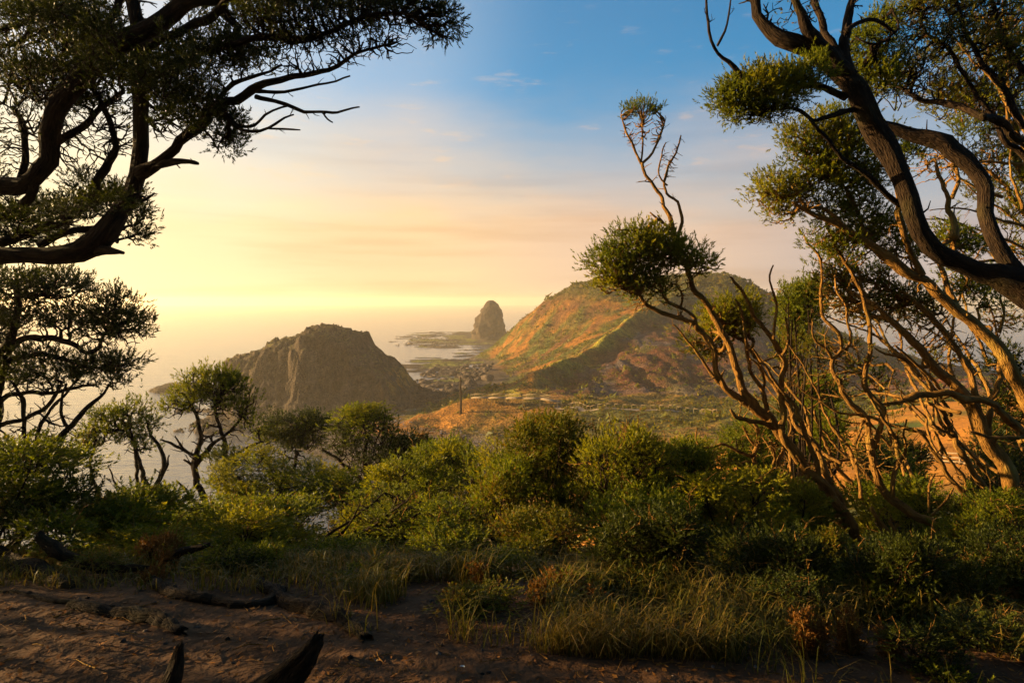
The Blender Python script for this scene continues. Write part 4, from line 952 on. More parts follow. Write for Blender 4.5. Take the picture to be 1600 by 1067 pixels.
N.limb((dN+.8, dN+.2), [(1640, 260, 9), (1600, 225, 8), (1555, 190, 7), (1535, 184, 6)])
N.limb((dN+.6, dN+.6), [(1640, 330, 7), (1600, 245, 6), (1570, 215, 5), (1530, 150, 4), (1490, 90, 3.5), (1450, 50, 3), (1430, 10, 2)])
N.limb((dN+.6, dN+.5), [(1600, 200, 6), (1560, 130, 5), (1525, 80, 4), (1500, 30, 3), (1490, -20, 2)])
N.limb((dN+.6, dN+.5), [(1620, 130, 6), (1580, 80, 5), (1560, 30, 4), (1545, -20, 3)])
for (x, y, rx, ry) in [(1150, 155, 42, 34), (1185, 145, 48, 36), (1225, 135, 46, 36), (1262, 118, 36, 30), (1160, 175, 34, 22), (1205, 172, 36, 20)]:
    N.clump(x, y, dN-.1, rx, ry, 'leaf_yellow' if x % 2 else 'leaf_green', 1.35, cut=-.55, lsz=5.0)
for (x, y, rx, ry) in [(1360, 75, 40, 38), (1370, 125, 36, 32), (1345, 120, 28, 24), (1375, 40, 30, 20)]:
    N.clump(x, y, dN+.5, rx, ry, 'leaf_green', 1.3, cut=-.6, lsz=4.8)
for (x, y, rx, ry, m) in [(1450, 65, 50, 26, 'leaf_dark'), (1420, 100, 36, 26, 'leaf_dark'), (1470, 15, 70, 30, 'leaf_mixed'), (1550, 25, 60, 34, 'leaf_mixed'), (1510, 75, 55, 34, 'leaf_mixed'), (1580, 95, 40, 40, 'leaf_mixed'), (1440, 20, 50, 25, 'leaf_mixed')]:
    N.clump(x, y, dN+.6, rx, ry, m, 1.1, leafy=.8, cut=-.1, lsz=4.6, bf=.5, twig=.9)
N.clump(1430, 125, dN+.6, 45, 45, 'leaf_mixed', .7, leafy=.12, bf=.5, twig=.8)
N.clump(1550, 140, dN+.6, 60, 50, 'leaf_mixed', .7, leafy=.3, bf=.5, twig=.9)
N.clump(1240, 20, dN, 50, 30, 'leaf_mixed', .5, leafy=.15, bf=.5, twig=.9)
N.build()

# tree behind the big one: middle bough with sunlit tufts
dQ = 6.8
gQ = P(1760, 900, dQ)
Q = Plant('windswept_tree', 'right-hand tree whose sunlit bough slants up-left under the massive dark trunks', 'tree', 'windswept coastal trees', bark='bark', seed=12, base=(gQ[0], gQ[1], float(gz(gQ[0], gQ[1]))))
Q.limb(dQ, [(1760, 960, 18), (1700, 820, 16), (1640, 700, 15), (1600, 612, 13), (1585, 585, 12), (1570, 555, 12), (1545, 525, 11), (1512, 497, 10), (1475, 472, 10), (1460, 455, 10), (1445, 435, 9), (1420, 425, 9), (1395, 410, 9), (1370, 392, 8), (1347, 372, 7), (1317, 352, 6), (1287, 340, 5), (1257, 330, 4), (1235, 317, 3)], 'trunk')
Q.limb((dQ, dQ-.3), [(1440, 430, 7), (1430, 405, 6), (1417, 385, 6), (1408, 355, 6), (1405, 325, 6), (1400, 300, 4)])
Q.limb(dQ, [(1317, 352, 4), (1290, 325, 3.4), (1262, 320, 3), (1253, 300, 2.4)])
Q.limb((dQ, dQ+.3), [(1370, 392, 4), (1345, 350, 3.5), (1330, 310, 3), (1300, 275, 2)])
Q.limb((dQ, dQ+.3), [(1500, 490, 6), (1480, 445, 5), (1465, 400, 4), (1490, 372, 3)])
Q.limb((dQ, dQ+.3), [(1490, 372, 8), (1494, 350, 6), (1487, 320, 5), (1480, 300, 4), (1465, 275, 3), (1460, 250, 2)])
Q.limb((dQ+.3, dQ+.3), [(1487, 310, 4), (1497, 285, 4), (1494, 262, 3), (1482, 245, 2)])
for (x, y, rx, ry) in [(1330, 215, 40, 34), (1310, 190, 34, 26), (1290, 255, 36, 26), (1330, 385, 40, 30), (1290, 375, 34, 24), (1415, 395, 30, 26), (1255, 215, 38, 30), (1295, 225, 42, 34), (1250, 245, 26, 18), (1320, 260, 45, 34), (1205, 300, 36, 36), (1235, 305, 36, 34), (1225, 335, 32, 18), (1285, 285, 40, 30), (1340, 300, 40, 34), (1350, 345, 40, 36), (1300, 330, 30, 26), (1385, 365, 34, 34), (1375, 260, 28, 40), (1270, 270, 30, 22)]:
    Q.clump(x, y, dQ+.2, rx, ry, 'leaf_yellow' if (x//5) % 2 else 'leaf_green', 1.3, leafy=.85, cut=-.45, lsz=4.6)
for (x, y, rx, ry) in [(1480, 375, 36, 26), (1510, 385, 30, 24), (1525, 450, 34, 20), (1545, 470, 22, 14)]:
    Q.clump(x, y, dQ+.6, rx, ry, 'leaf_green', 1.2, cut=-.5, lsz=4.6)
Q.clump(1465, 265, dQ+.5, 45, 36, 'leaf_mixed', .7, leafy=.08, bf=.5)
Q.build()

# lower right trunk with horizontal limbs
dR = 7.6
gR = P(1625, 930, dR)
Rt = Plant('windswept_tree', 'right tree with rough leaning lower trunk and long horizontal limb over the orange slope', 'tree', 'windswept coastal trees', bark='bark', seed=13, base=(gR[0], gR[1], float(gz(gR[0], gR[1]))))
Rt.limb(dR, [(1628, 960, 16), (1612, 870, 14), (1600, 815, 13), (1586, 770, 13), (1572, 725, 13), (1540, 684, 12), (1520, 640, 11), (1490, 600, 9), (1457, 572, 8), (1435, 545, 7), (1410, 517, 6), (1390, 497, 5), (1375, 480, 3)], 'trunk')
Rt.limb((dR, dR-.4), [(1600, 682, 7), (1582, 662, 7), (1545, 630, 6.5), (1500, 622, 6), (1470, 615, 6), (1425, 620, 5.5), (1400, 628, 4), (1370, 631, 2.5)])
Rt.limb((dR, dR-.3), [(1640, 684, 4), (1600, 682, 3.6), (1550, 682, 3), (1520, 674, 2)])
Rt.limb((dR, dR+.3), [(1530, 655, 7), (1518, 600, 6), (1500, 560, 6), (1475, 520, 5.5), (1450, 490, 5), (1430, 470, 4)])
Rt.limb((dR, dR+.2), [(1545, 690, 6), (1548, 640, 5), (1560, 600, 5), (1565, 565, 4), (1555, 530, 3)])
Rt.limb((dR-.2, dR-.3), [(1597, 840, 7), (1559, 808, 6), (1514, 774, 5), (1480, 743, 4.5), (1465, 715, 4), (1450, 690, 3), (1430, 672, 2)])
Rt.limb((dR-.2, dR-.3), [(1514, 774, 3.6), (1500, 735, 3), (1475, 700, 2.6), (1460, 672, 2)])
Rt.limb((dR, dR-.2), [(1475, 615, 3), (1450, 585, 3), (1420, 560, 2.6), (1400, 540, 2)])
Rt.limb((dR, dR), [(1457, 572, 3.5), (1430, 572, 3), (1405, 555, 2.6), (1385, 552, 2), (1368, 545, 1.5)])
Rt.limb((dR, dR), [(1562, 520, 3), (1568, 490, 2.4), (1562, 470, 2), (1566, 455, 1.4)])
for (x, y, rx, ry, m) in [(1385, 470, 40, 24, 'leaf_mixed'), (1420, 465, 40, 26, 'leaf_mixed'), (1460, 480, 36, 26, 'leaf_mixed'), (1350, 490, 40, 30, 'leaf_mixed'), (1320, 470, 40, 34, 'leaf_mixed'), (1335, 430, 44, 28, 'leaf_green'), (1300, 415, 40, 28, 'leaf_green'), (1365, 440, 36, 28, 'leaf_mixed'), (1295, 450, 30, 30, 'leaf_mixed')]:
    Rt.clump(x, y, dR+.5, rx, ry, m, 1.1, leafy=.65, cut=-.3, lsz=4.4, bf=.45, twig=.85)
for (x, y, rx, ry) in [(1565, 560, 34, 22), (1590, 610, 34, 44), (1570, 650, 30, 30)]:
    Rt.clump(x, y, dR+1.0, rx, ry, 'leaf_dark', 1.1, cut=-.6, lsz=4.6)
Rt.clump(1470, 530, dR+.2, 60, 36, 'leaf_mixed', .6, leafy=.05, bf=.6)
Rt.build()

# bare sunlit poles
dS = 7.2
Sx = Plant('bare_tree', 'pale sunlit tree with tall bare crooked stems in front of the right-hand leaf tufts', 'tree', 'bare trees on the right', bark='bark', seed=14)
Sx.limb(dS, [(1540, 880, 9), (1517, 849, 8.5), (1480, 825, 8.5), (1438, 808, 8), (1394, 780, 7.5), (1366, 739, 7), (1360, 695, 6.5), (1349, 657, 6), (1325, 625, 5.5), (1307, 600, 5), (1300, 575, 4), (1305, 560, 4), (1314, 547, 4), (1301, 514, 3.6), (1287, 487, 3), (1284, 455, 2.6), (1281, 420, 2.4), (1277, 395, 2.2), (1265, 380, 2), (1260, 365, 1.4)], 'trunk')
Sx.limb((dS, dS-.2), [(1366, 700, 5), (1378, 660, 5), (1372, 630, 5), (1355, 605, 5), (1352, 592, 5), (1354, 570, 4.6), (1357, 537, 4.2), (1357, 500, 4), (1352, 462, 3.6), (1340, 437, 3.4), (1330, 422, 3), (1317, 402, 2.8), (1300, 372, 2.6), (1292, 355, 2.2), (1282, 322, 1.6)])
Sx.limb((dS, dS+.1), [(1315, 547, 3), (1327, 540, 2.8), (1329, 517, 2.6), (1321, 480, 2.4), (1305, 450, 2), (1304, 430, 1.6)])
Sx.limb((dS, dS-.1), [(1300, 560, 2.6), (1290, 545, 2.4), (1275, 535, 2), (1268, 520, 1.6), (1270, 503, 1.2)])
Sx.limb((dS, dS-.2), [(1394, 782, 5), (1398, 745, 4.6), (1404, 710, 4), (1395, 680, 3.6), (1380, 650, 3), (1362, 630, 2.4), (1350, 615, 2)])
Sx.limb((dS, dS-.2), [(1404, 725, 3), (1416, 705, 2.6), (1412, 680, 2.2), (1415, 655, 1.6)])
Sx.limb((dS, dS), [(1452, 801, 2.6), (1452, 760, 2.2), (1461, 741, 1.4)])
Sx.limb((dS, dS), [(1456, 805, 2.6), (1475, 785, 2.4), (1493, 763, 1.6)])
Sx.limb((dS, dS), [(1410, 860, 4.5), (1395, 838, 4.4), (1377, 815, 4), (1368, 795, 3)])
Sx.limb((dS, dS), [(1428, 862, 4), (1405, 835, 3.6), (1390, 812, 3)])
Sx.limb((dS, dS), [(1445, 880, 5), (1447, 850, 4.6), (1453, 830, 4.2), (1470, 826, 3.6)])
Sx.limb((dS, dS-.2), [(1349, 657, 3), (1338, 690, 2.6)])
Sx.clump(1380, 700, dS, 60, 60, 'leaf_mixed', .35, leafy=.12, bf=.6)
Sx.clump(1310, 560, dS, 45, 60, 'leaf_mixed', .35, leafy=.1, bf=.6)
Sx.build()

# the leaning tree with the tall plume
dM = 8.2
Mt = Plant('plume_tree', 'leaning tree with tall thin plume and rounded tuft before the hill', 'tree', bark='bark', seed=15)
Mt.limb(dM, [(1340, 925, 9), (1342, 895, 9), (1339, 842, 9), (1318, 801, 9), (1290, 767, 9), (1256, 732, 9), (1229, 691, 8.5), (1203, 658, 8), (1185, 637, 8), (1162, 605, 7.5), (1147, 570, 7), (1137, 530, 6.5), (1124, 499, 6), (1105, 475, 5.5), (1082, 445, 5), (1067, 407, 4.6), (1056, 377, 4.2), (1050, 351, 4), (1041, 321, 3.6), (1022, 291, 3.4), (1007, 272, 3.2), (1002, 254, 3)], 'trunk')
Mt.limb(dM, [(1002, 256, 2.6), (989, 227, 2.2), (977, 205, 1.8), (970, 180, 1.2)])
Mt.limb(dM, [(1003, 256, 2.6), (1019, 239, 2.2), (1030, 212, 1.8), (1040, 192, 1.2)])
Mt.limb(dM, [(1002, 254, 2), (1004, 225, 1.6), (1003, 200, 1.2)])
Mt.limb(dM, [(1056, 377, 3.4), (1066, 347, 3), (1056, 317, 2.7), (1041, 295, 2.5), (1046, 254, 2.1), (1056, 239, 1.8), (1064, 212, 1.2)])
Mt.limb(dM, [(1043, 290, 1.8), (1030, 275, 1.6), (1032, 245, 1.3), (1040, 222, 1)])
Mt.limb(dM, [(1050, 360, 2.4), (1035, 348, 2), (1015, 332, 1.4)])
Mt.limb(dM, [(1038, 350, 1.8), (1028, 336, 1.2)])
Mt.limb((dM, dM-.2), [(1200, 655, 7), (1175, 637, 6.5), (1147, 615, 6), (1127, 590, 5.5), (1117, 560, 5), (1107, 537, 5), (1092, 517, 4.6), (1072, 500, 4.4), (1041, 490, 4), (1011, 475, 3.4), (1000, 460, 2.6)])
Mt.limb((dM-.15, dM-.2), [(1088, 514, 3.4), (1086, 497, 3), (1064, 479, 2.8), (1045, 471, 2.6), (1036, 455, 2)])
Mt.limb((dM-.15, dM-.2), [(1064, 479, 2.2), (1066, 462, 2), (1055, 445, 1.6)])
Mt.limb((dM, dM-.4), [(1250, 725, 6), (1222, 680, 5.6), (1224, 650, 5.2), (1222, 620, 5), (1221, 590, 5), (1224, 575, 5), (1222, 557, 4.6), (1205, 530, 4.2), (1182, 500, 3.8), (1170, 477, 3.4), (1160, 455, 3), (1150, 440, 2.4), (1142, 430, 1.8)])
Mt.limb((dM-.4, dM-.4), [(1222, 555, 2.8), (1230, 542, 2.4), (1231, 505, 2), (1228, 495, 1.4)])
Mt.limb((dM-.4, dM-.4), [(1209, 530, 3), (1210, 500, 2.6), (1215, 475, 2.2), (1206, 447, 2), (1203, 430, 1.8), (1208, 413, 1.2)])
Mt.limb((dM, dM-.3), [(1210, 665, 5), (1200, 640, 4.4), (1193, 612, 4), (1180, 595, 3.6), (1170, 570, 3.4), (1162, 540, 3), (1165, 512, 2.8), (1157, 480, 2.2), (1148, 468, 1.6)])
Mt.limb((dM, dM-.3), [(1192, 612, 2.6), (1194, 590, 2.4), (1185, 572, 2.2), (1172, 562, 1.6)])
Mt.limb((dM, dM-.1), [(1165, 628, 3.6), (1125, 602, 3.2), (1105, 575, 2.8), (1088, 552, 2.4), (1075, 535, 2), (1060, 515, 1.6), (1050, 507, 1.2)])
Mt.limb((dM, dM-.3), [(1205, 668, 5), (1190, 660, 4.4), (1165, 656, 4), (1150, 651, 3.6), (1140, 640, 2.4)])
Mt.limb((dM, dM-.3), [(1285, 765, 5), (1272, 715, 4.6), (1250, 660, 4), (1240, 630, 3.5), (1215, 600, 3), (1190, 560, 2.4), (1175, 545, 1.8)])
Mt.limb((dM, dM+.3), [(1330, 830, 7), (1300, 760, 5.6), (1270, 690, 5), (1240, 655, 4.6), (1228, 630, 4), (1200, 590, 3), (1180, 560, 2)])
Mt.limb((dM, dM+.3), [(1275, 870, 5), (1272, 820, 5), (1258, 775, 4.6), (1250, 740, 4)])
Mt.limb((dM, dM+.1), [(1315, 805, 4), (1290, 803, 3.6), (1270, 798, 2.6)])
for (x, y, rx, ry) in [(955, 415, 40, 32), (985, 390, 44, 34), (1020, 378, 40, 28), (990, 430, 46, 32), (1035, 400, 36, 34), (1065, 405, 34, 32), (1095, 412, 28, 24), (960, 440, 34, 22), (1010, 450, 40, 24)]:
    Mt.clump(x, y, dM-.1, rx, ry, 'leaf_yellow' if (x//5) % 3 == 0 else 'leaf_green', 1.45, cut=-.35, lsz=4.6)
Mt.clump(1005, 470, dM-.1, 50, 22, 'leaf_green', .8, leafy=.05, bf=.5)
Mt.clump(1068, 445, dM-.1, 30, 22, 'leaf_green', .7, leafy=.05, bf=.5)
Mt.clump(1003, 196, dM, 38, 36, 'leaf_green', 1.7, cut=.55, lsz=3.6, up=.9, bf=.8, twig=.8)
Mt.clump(1003, 171, dM, 36, 10, 'leaf_green', 2.0, cut=-.6, lsz=3.4, up=1.0, bf=.6)
Mt.clump(1048, 255, dM, 18, 30, 'leaf_green', 1.0, leafy=0.0, bf=.8, twig=.8)
for (x, y, rx, ry, m) in [(1130, 490, 36, 30, 'leaf_yellow'), (1150, 505, 34, 32, 'leaf_yellow'), (1115, 510, 26, 24, 'leaf_yellow'), (1076, 540, 14, 18, 'leaf_mixed'), (1110, 545, 24, 24, 'leaf_mixed'), (1165, 480, 22, 24, 'leaf_yellow')]:
    Mt.clump(x, y, dM+.5, rx, ry, m, 1.4, cut=-.6, lsz=4.2)
Mt.build()

# small bare tree at the edge of the bright bush
Tt = Plant('bare_tree', 'small bare forked tree with a drooping dead branch beside the bright bush', 'tree', 'bare trees on the right', bark='bark', seed=16)
dT = 8.6
Tt.limb(dT, [(1177, 800, 4.6), (1177, 767, 4.4), (1177, 719, 4.2), (1184, 695, 3.8), (1180, 670, 3), (1170, 655, 2)], 'trunk')
Tt.limb(dT, [(1178, 715, 3), (1163, 708, 2.8), (1148, 700, 2.6), (1129, 695, 2.4), (1110, 699, 2), (1095, 698, 1.8), (1086, 688, 1.5), (1088, 667, 1)])
Tt.limb(dT, [(1172, 722, 2.2), (1158, 724, 2), (1153, 750, 2.2), (1163, 781, 2.4)])
Tt.limb(dT, [(1186, 800, 4.2), (1198, 775, 4.2), (1212, 750, 4), (1222, 708, 3.6), (1230, 690, 2.6), (1236, 670, 2)])
Tt.limb(dT, [(1200, 765, 3), (1203, 740, 2.8), (1210, 715, 2.2), (1205, 690, 1.6)])
Tt.limb(dT, [(1184, 700, 2.4), (1170, 685, 2), (1160, 665, 1.6)])
Tt.clump(1185, 690, dT, 34, 30, 'leaf_mixed', .4, leafy=.1, bf=.7)
Tt.build()

# more of the same thicket: slender stems crowding behind the leaning trees
rs = np.random.default_rng(321)
TH = Plant('thicket_tree', 'many-stemmed thicket of thin sunlit stems behind the leaning plume tree', 'tree', 'stem thickets on the right', bark='bark', seed=17)
TH.limb(10.0, [(1420, 900, 7), (1395, 840, 6), (1360, 790, 5), (1320, 740, 4), (1290, 690, 3), (1270, 640, 2)], 'trunk')
for i in range(16):
    x = rs.uniform(1230, 1430); y = rs.uniform(720, 840); L = rs.uniform(110, 260); a = R(rs.uniform(105, 140)); pts = []
    for k in range(6):
        pts.append((x, y, 3.4*(1-k/6.5))); a += rs.normal(0, .28); x += math.cos(a)*L/5; y -= math.sin(a)*L/5
    TH.limb((9.5+rs.uniform(-.5, 1), 9.8+rs.uniform(-.5, 1)), pts)
for (x, y, rx, ry, m) in [(1270, 600, 40, 30, 'leaf_mixed'), (1320, 560, 44, 32, 'leaf_mixed'), (1240, 560, 30, 26, 'leaf_mixed'), (1370, 600, 40, 30, 'leaf_green')]:
    TH.clump(x, y, 10.4, rx, ry, m, .8, leafy=.35, bf=.5)
TH.build()
TH = Plant('thicket_tree', 'many-stemmed thicket of thin stems behind the rough right-hand trunk', 'tree', 'stem thickets on the right', bark='bark', seed=18)
TH.limb(9.2, [(1590, 880, 8), (1570, 820, 7), (1540, 760, 6), (1500, 700, 5), (1470, 640, 4), (1440, 590, 3)], 'trunk')
for i in range(18):
    x = rs.uniform(1430, 1640); y = rs.uniform(540, 760); L = rs.uniform(120, 280); a = R(rs.uniform(112, 145)); pts = []
    for k in range(6):
        pts.append((x, y, 3.6*(1-k/6.5))); a += rs.normal(0, .22); x += math.cos(a)*L/5; y -= math.sin(a)*L/5
    TH.limb((8.9+rs.uniform(-.6, 1), 9.2+rs.uniform(-.6, 1)), pts)
for (x, y, rx, ry, m) in [(1500, 440, 44, 30, 'leaf_green'), (1420, 500, 50, 30, 'leaf_mixed'), (1470, 560, 40, 26, 'leaf_mixed'), (1570, 500, 36, 26, 'leaf_mixed'), (1590, 400, 34, 30, 'leaf_mixed')]:
    TH.clump(x, y, 9.6, rx, ry, m, .9, leafy=.45, bf=.5)
TH.build()
# crowns of further trees closing the right side
U = Plant('windswept_tree', 'golden-green tree crowding the right edge behind the massive dark trunks', 'tree', 'windswept coastal trees', bark='bark', seed=19, base=None)
U.limb(8.6, [(1760, 950, 12), (1740, 760, 11), (1700, 560, 10), (1660, 420, 9), (1620, 330, 7), (1590, 260, 5), (1570, 210, 3)], 'trunk')
U.limb(8.6, [(1660, 420, 6), (1610, 350, 5), (1575, 300, 4), (1545, 270, 3)])
for i in range(14):
    x = rs.uniform(1560, 1640); y = rs.uniform(180, 420); L = rs.uniform(120, 220); a = R(rs.uniform(125, 165)); pts = []
    for k in range(5):
        pts.append((x, y, 3.2*(1-k/5.5))); a += rs.normal(0, .2); x += math.cos(a)*L/4; y -= math.sin(a)*L/4
    U.limb(8.4+rs.uniform(-.6, .6), pts)
for (x, y, rx, ry, m) in [(1530, 170, 46, 36, 'leaf_yellow'), (1570, 150, 40, 36, 'leaf_mixed'), (1510, 210, 34, 26, 'leaf_green'), (1580, 210, 36, 40, 'leaf_mixed'), (1550, 250, 44, 30, 'leaf_mixed'), (1595, 290, 30, 32, 'leaf_yellow'), (1585, 345, 28, 36, 'leaf_mixed'), (1500, 140, 40, 30, 'leaf_mixed'), (1590, 110, 30, 30, 'leaf_yellow'), (1530, 100, 60, 40, 'leaf_mixed'), (1450, 110, 50, 30, 'leaf_mixed'), (1580, 40, 50, 40, 'leaf_mixed')]:
    U.clump(x, y, 8.6, rx, ry, m, 1.1, leafy=.75, cut=-.4, bf=.45, lib=(rx+ry) % 4 == 0)
for (x, y, rx, ry, m) in [(1500, 20, 60, 34, 'leaf_mixed'), (1420, 15, 50, 28, 'leaf_yellow'), (1560, 70, 50, 36, 'leaf_mixed'), (1480, 160, 40, 30, 'leaf_yellow'), (1400, 140, 40, 36, 'leaf_mixed'), (1590, 180, 40, 40, 'leaf_yellow'), (1540, 300, 36, 30, 'leaf_mixed'), (1430, 250, 34, 30, 'leaf_green'), (1380, 230, 36, 30, 'leaf_green')]:
    U.clump(x, y, 8.9, rx, ry, m, lsz=4.6, lib=True)
U.build()
# ------------------------------------------------------------------ middle distance trees and scrub
dF = 17.0
F_ = Plant('scrub_tree', 'dark flat-crowned tree below the headland, middle of the far scrub', 'tree', 'scrub trees in the middle distance', bark='bark_dark', seed=21)
F_.limb(dF, [(590, 850, 7), (585, 800, 6), (575, 760, 5), (570, 720, 4), (575, 690, 3)], 'trunk')
F_.limb(dF, [(585, 800, 5), (600, 760, 4.5), (615, 730, 4), (620, 700, 3)])
F_.limb(dF, [(578, 770, 4), (555, 740, 3.5), (530, 720, 3), (505, 700, 2)])
for (x, y, rx, ry, m) in [(545, 655, 30, 18, 'leaf_green'), (585, 668, 36, 26, 'leaf_green'), (540, 690, 36, 22, 'leaf_dark'), (610, 700, 36, 28, 'leaf_dark'), (570, 645, 26, 10, 'leaf_yellow'), (640, 705, 24, 22, 'leaf_dark'), (575, 720, 40, 20, 'leaf_dark'), (625, 735, 26, 16, 'leaf_dark')]:
    F_.clump(x, y, dF, rx*1.2, ry*1.15, m, lsz=3.6, lib=True); F_.clump(x+8, y+12, dF+.6, rx, ry, 'leaf_dark', lsz=3.6, lib=True)
F_.build()
F2 = Plant('scrub_tree', 'dark spreading tree between the round-topped tree and the flat-crowned one', 'tree', 'scrub trees in the middle distance', bark='bark_dark', seed=22)
F2.limb(dF+2, [(450, 830, 6), (446, 780, 5), (455, 740, 4), (465, 705, 3)], 'trunk')
F2.limb(dF+2, [(446, 780, 4), (425, 740, 3), (415, 705, 2)])
for (x, y, rx, ry) in [(430, 660, 26, 14), (465, 668, 32, 20), (490, 660, 24, 14), (415, 680, 22, 14), (480, 685, 30, 16), (455, 690, 20, 12)]:
    F2.clump(x, y, dF+2, rx*1.25, ry*1.2, 'leaf_dark', lsz=3.4, lib=True); F2.clump(x+6, y+6, dF+2.4, rx, ry, 'leaf_green', lsz=3.4, lib=True)
F2.clump(450, 715, dF+2, 45, 22, 'leaf_dark', .7, leafy=.05)
F2.build()
dG = 11.5
G = Plant('scrub_tree', 'yellow-green cushion-tufted tree in the middle scrub right of the slim trees', 'tree', 'scrub trees in the middle distance', bark='bark_dark', seed=23)
G.limb(dG, [(440, 880, 6), (436, 840, 5.5), (428, 800, 5), (432, 770, 4), (445, 745, 3)], 'trunk')
G.limb(dG, [(436, 840, 4), (405, 800, 3.6), (385, 770, 3), (370, 745, 2.2)])
G.limb(dG, [(430, 810, 4), (460, 780, 3.6), (490, 762, 3), (505, 750, 2)])
for (x, y, rx, ry, m) in [(360, 722, 34, 16, 'leaf_yellow'), (400, 712, 26, 12, 'leaf_yellow'), (345, 745, 26, 14, 'leaf_yellow'), (430, 735, 40, 18, 'leaf_yellow'), (480, 740, 40, 18, 'leaf_yellow'), (515, 745, 26, 14, 'leaf_yellow'), (390, 760, 32, 14, 'leaf_green'), (450, 762, 40, 16, 'leaf_green'), (500, 770, 34, 16, 'leaf_green'), (470, 790, 36, 12, 'leaf_yellow'), (370, 775, 22, 12, 'leaf_yellow'), (545, 765, 30, 20, 'leaf_green'), (420, 785, 26, 12, 'leaf_yellow')]:
    G.clump(x, y, dG*(1+.05*math.sin(x)), rx*1.2, ry*1.2, m, lsz=3.8, lib=True); G.clump(x+5, y+14, dG*(1.04+.05*math.sin(x)), rx, ry*1.1, 'leaf_green', lsz=3.8, lib=True)
G.build()
dH = 9.5
H = Plant('scrub_tree', 'leafy tree with thin dark trunk near the photo centre, below the pebble beach', 'tree', 'scrub trees in the middle distance', bark='bark_dark', seed=24)
H.limb(dH, [(712, 930, 5.5), (706, 895, 5), (698, 865, 5), (695, 835, 4.6), (702, 808, 4), (722, 790, 3), (735, 765, 2.2)], 'trunk')
H.limb(dH, [(696, 840, 3.6), (680, 810, 3), (672, 780, 2.5), (665, 750, 2)])
H.limb(dH, [(700, 870, 3.2), (735, 845, 2.6), (760, 820, 2)])
for (x, y, rx, ry, m) in [(630, 740, 34, 24, 'leaf_green'), (600, 752, 26, 18, 'leaf_yellow'), (670, 725, 36, 24, 'leaf_green'), (700, 712, 30, 18, 'leaf_yellow'), (745, 730, 38, 28, 'leaf_green'), (775, 715, 28, 20, 'leaf_yellow'), (680, 760, 40, 22, 'leaf_green'), (740, 770, 40, 26, 'leaf_dark'), (620, 778, 34, 18, 'leaf_green'), (660, 795, 36, 18, 'leaf_mixed'), (720, 800, 36, 20, 'leaf_mixed')]:
    H.clump(x, y, dH*(1+.06*math.sin(x*1.7)), rx*1.1, ry*1.1, m, lsz=4.2, lib=True)
H.build()
# wind-bent bare tangle in front of it
W = Plant('bent_shrub', 'wind-bent dark shrub with many bare arching stems left of the thin trunk', 'shrub', bark='bark_dark', seed=25)
dW = 7.2
W.limb(dW, [(455, 905, 6), (465, 875, 5.5), (490, 858, 5), (540, 852, 4.5), (580, 832, 4), (610, 800, 3), (625, 775, 2)], 'trunk')
for i, (a, b_) in enumerate([((480, 862), (600, 770)), ((500, 856), (640, 790)), ((530, 852), (650, 770)), ((560, 842), (660, 800)), ((500, 858), (560, 790)), ((575, 836), (640, 815)), ((540, 850), (610, 845)), ((520, 900), (600, 830))]):
    mx, my = (a[0]+b_[0])/2+random.uniform(-8, 8), (a[1]+b_[1])/2+random.uniform(2, 16)
    W.limb((dW, dW+random.uniform(-.4, .5)), [(*a, 3.2), (mx, my, 2.4), (*b_, 1.2)])
for (x, y, rx, ry, m) in [(600, 800, 50, 28, 'leaf_mixed'), (560, 800, 34, 20, 'leaf_yellow'), (640, 790, 30, 20, 'leaf_yellow')]:
    W.clump(x, y, dW+.2, rx, ry, m, .7, leafy=.28, bf=.55, lsz=4.0)
W.build()

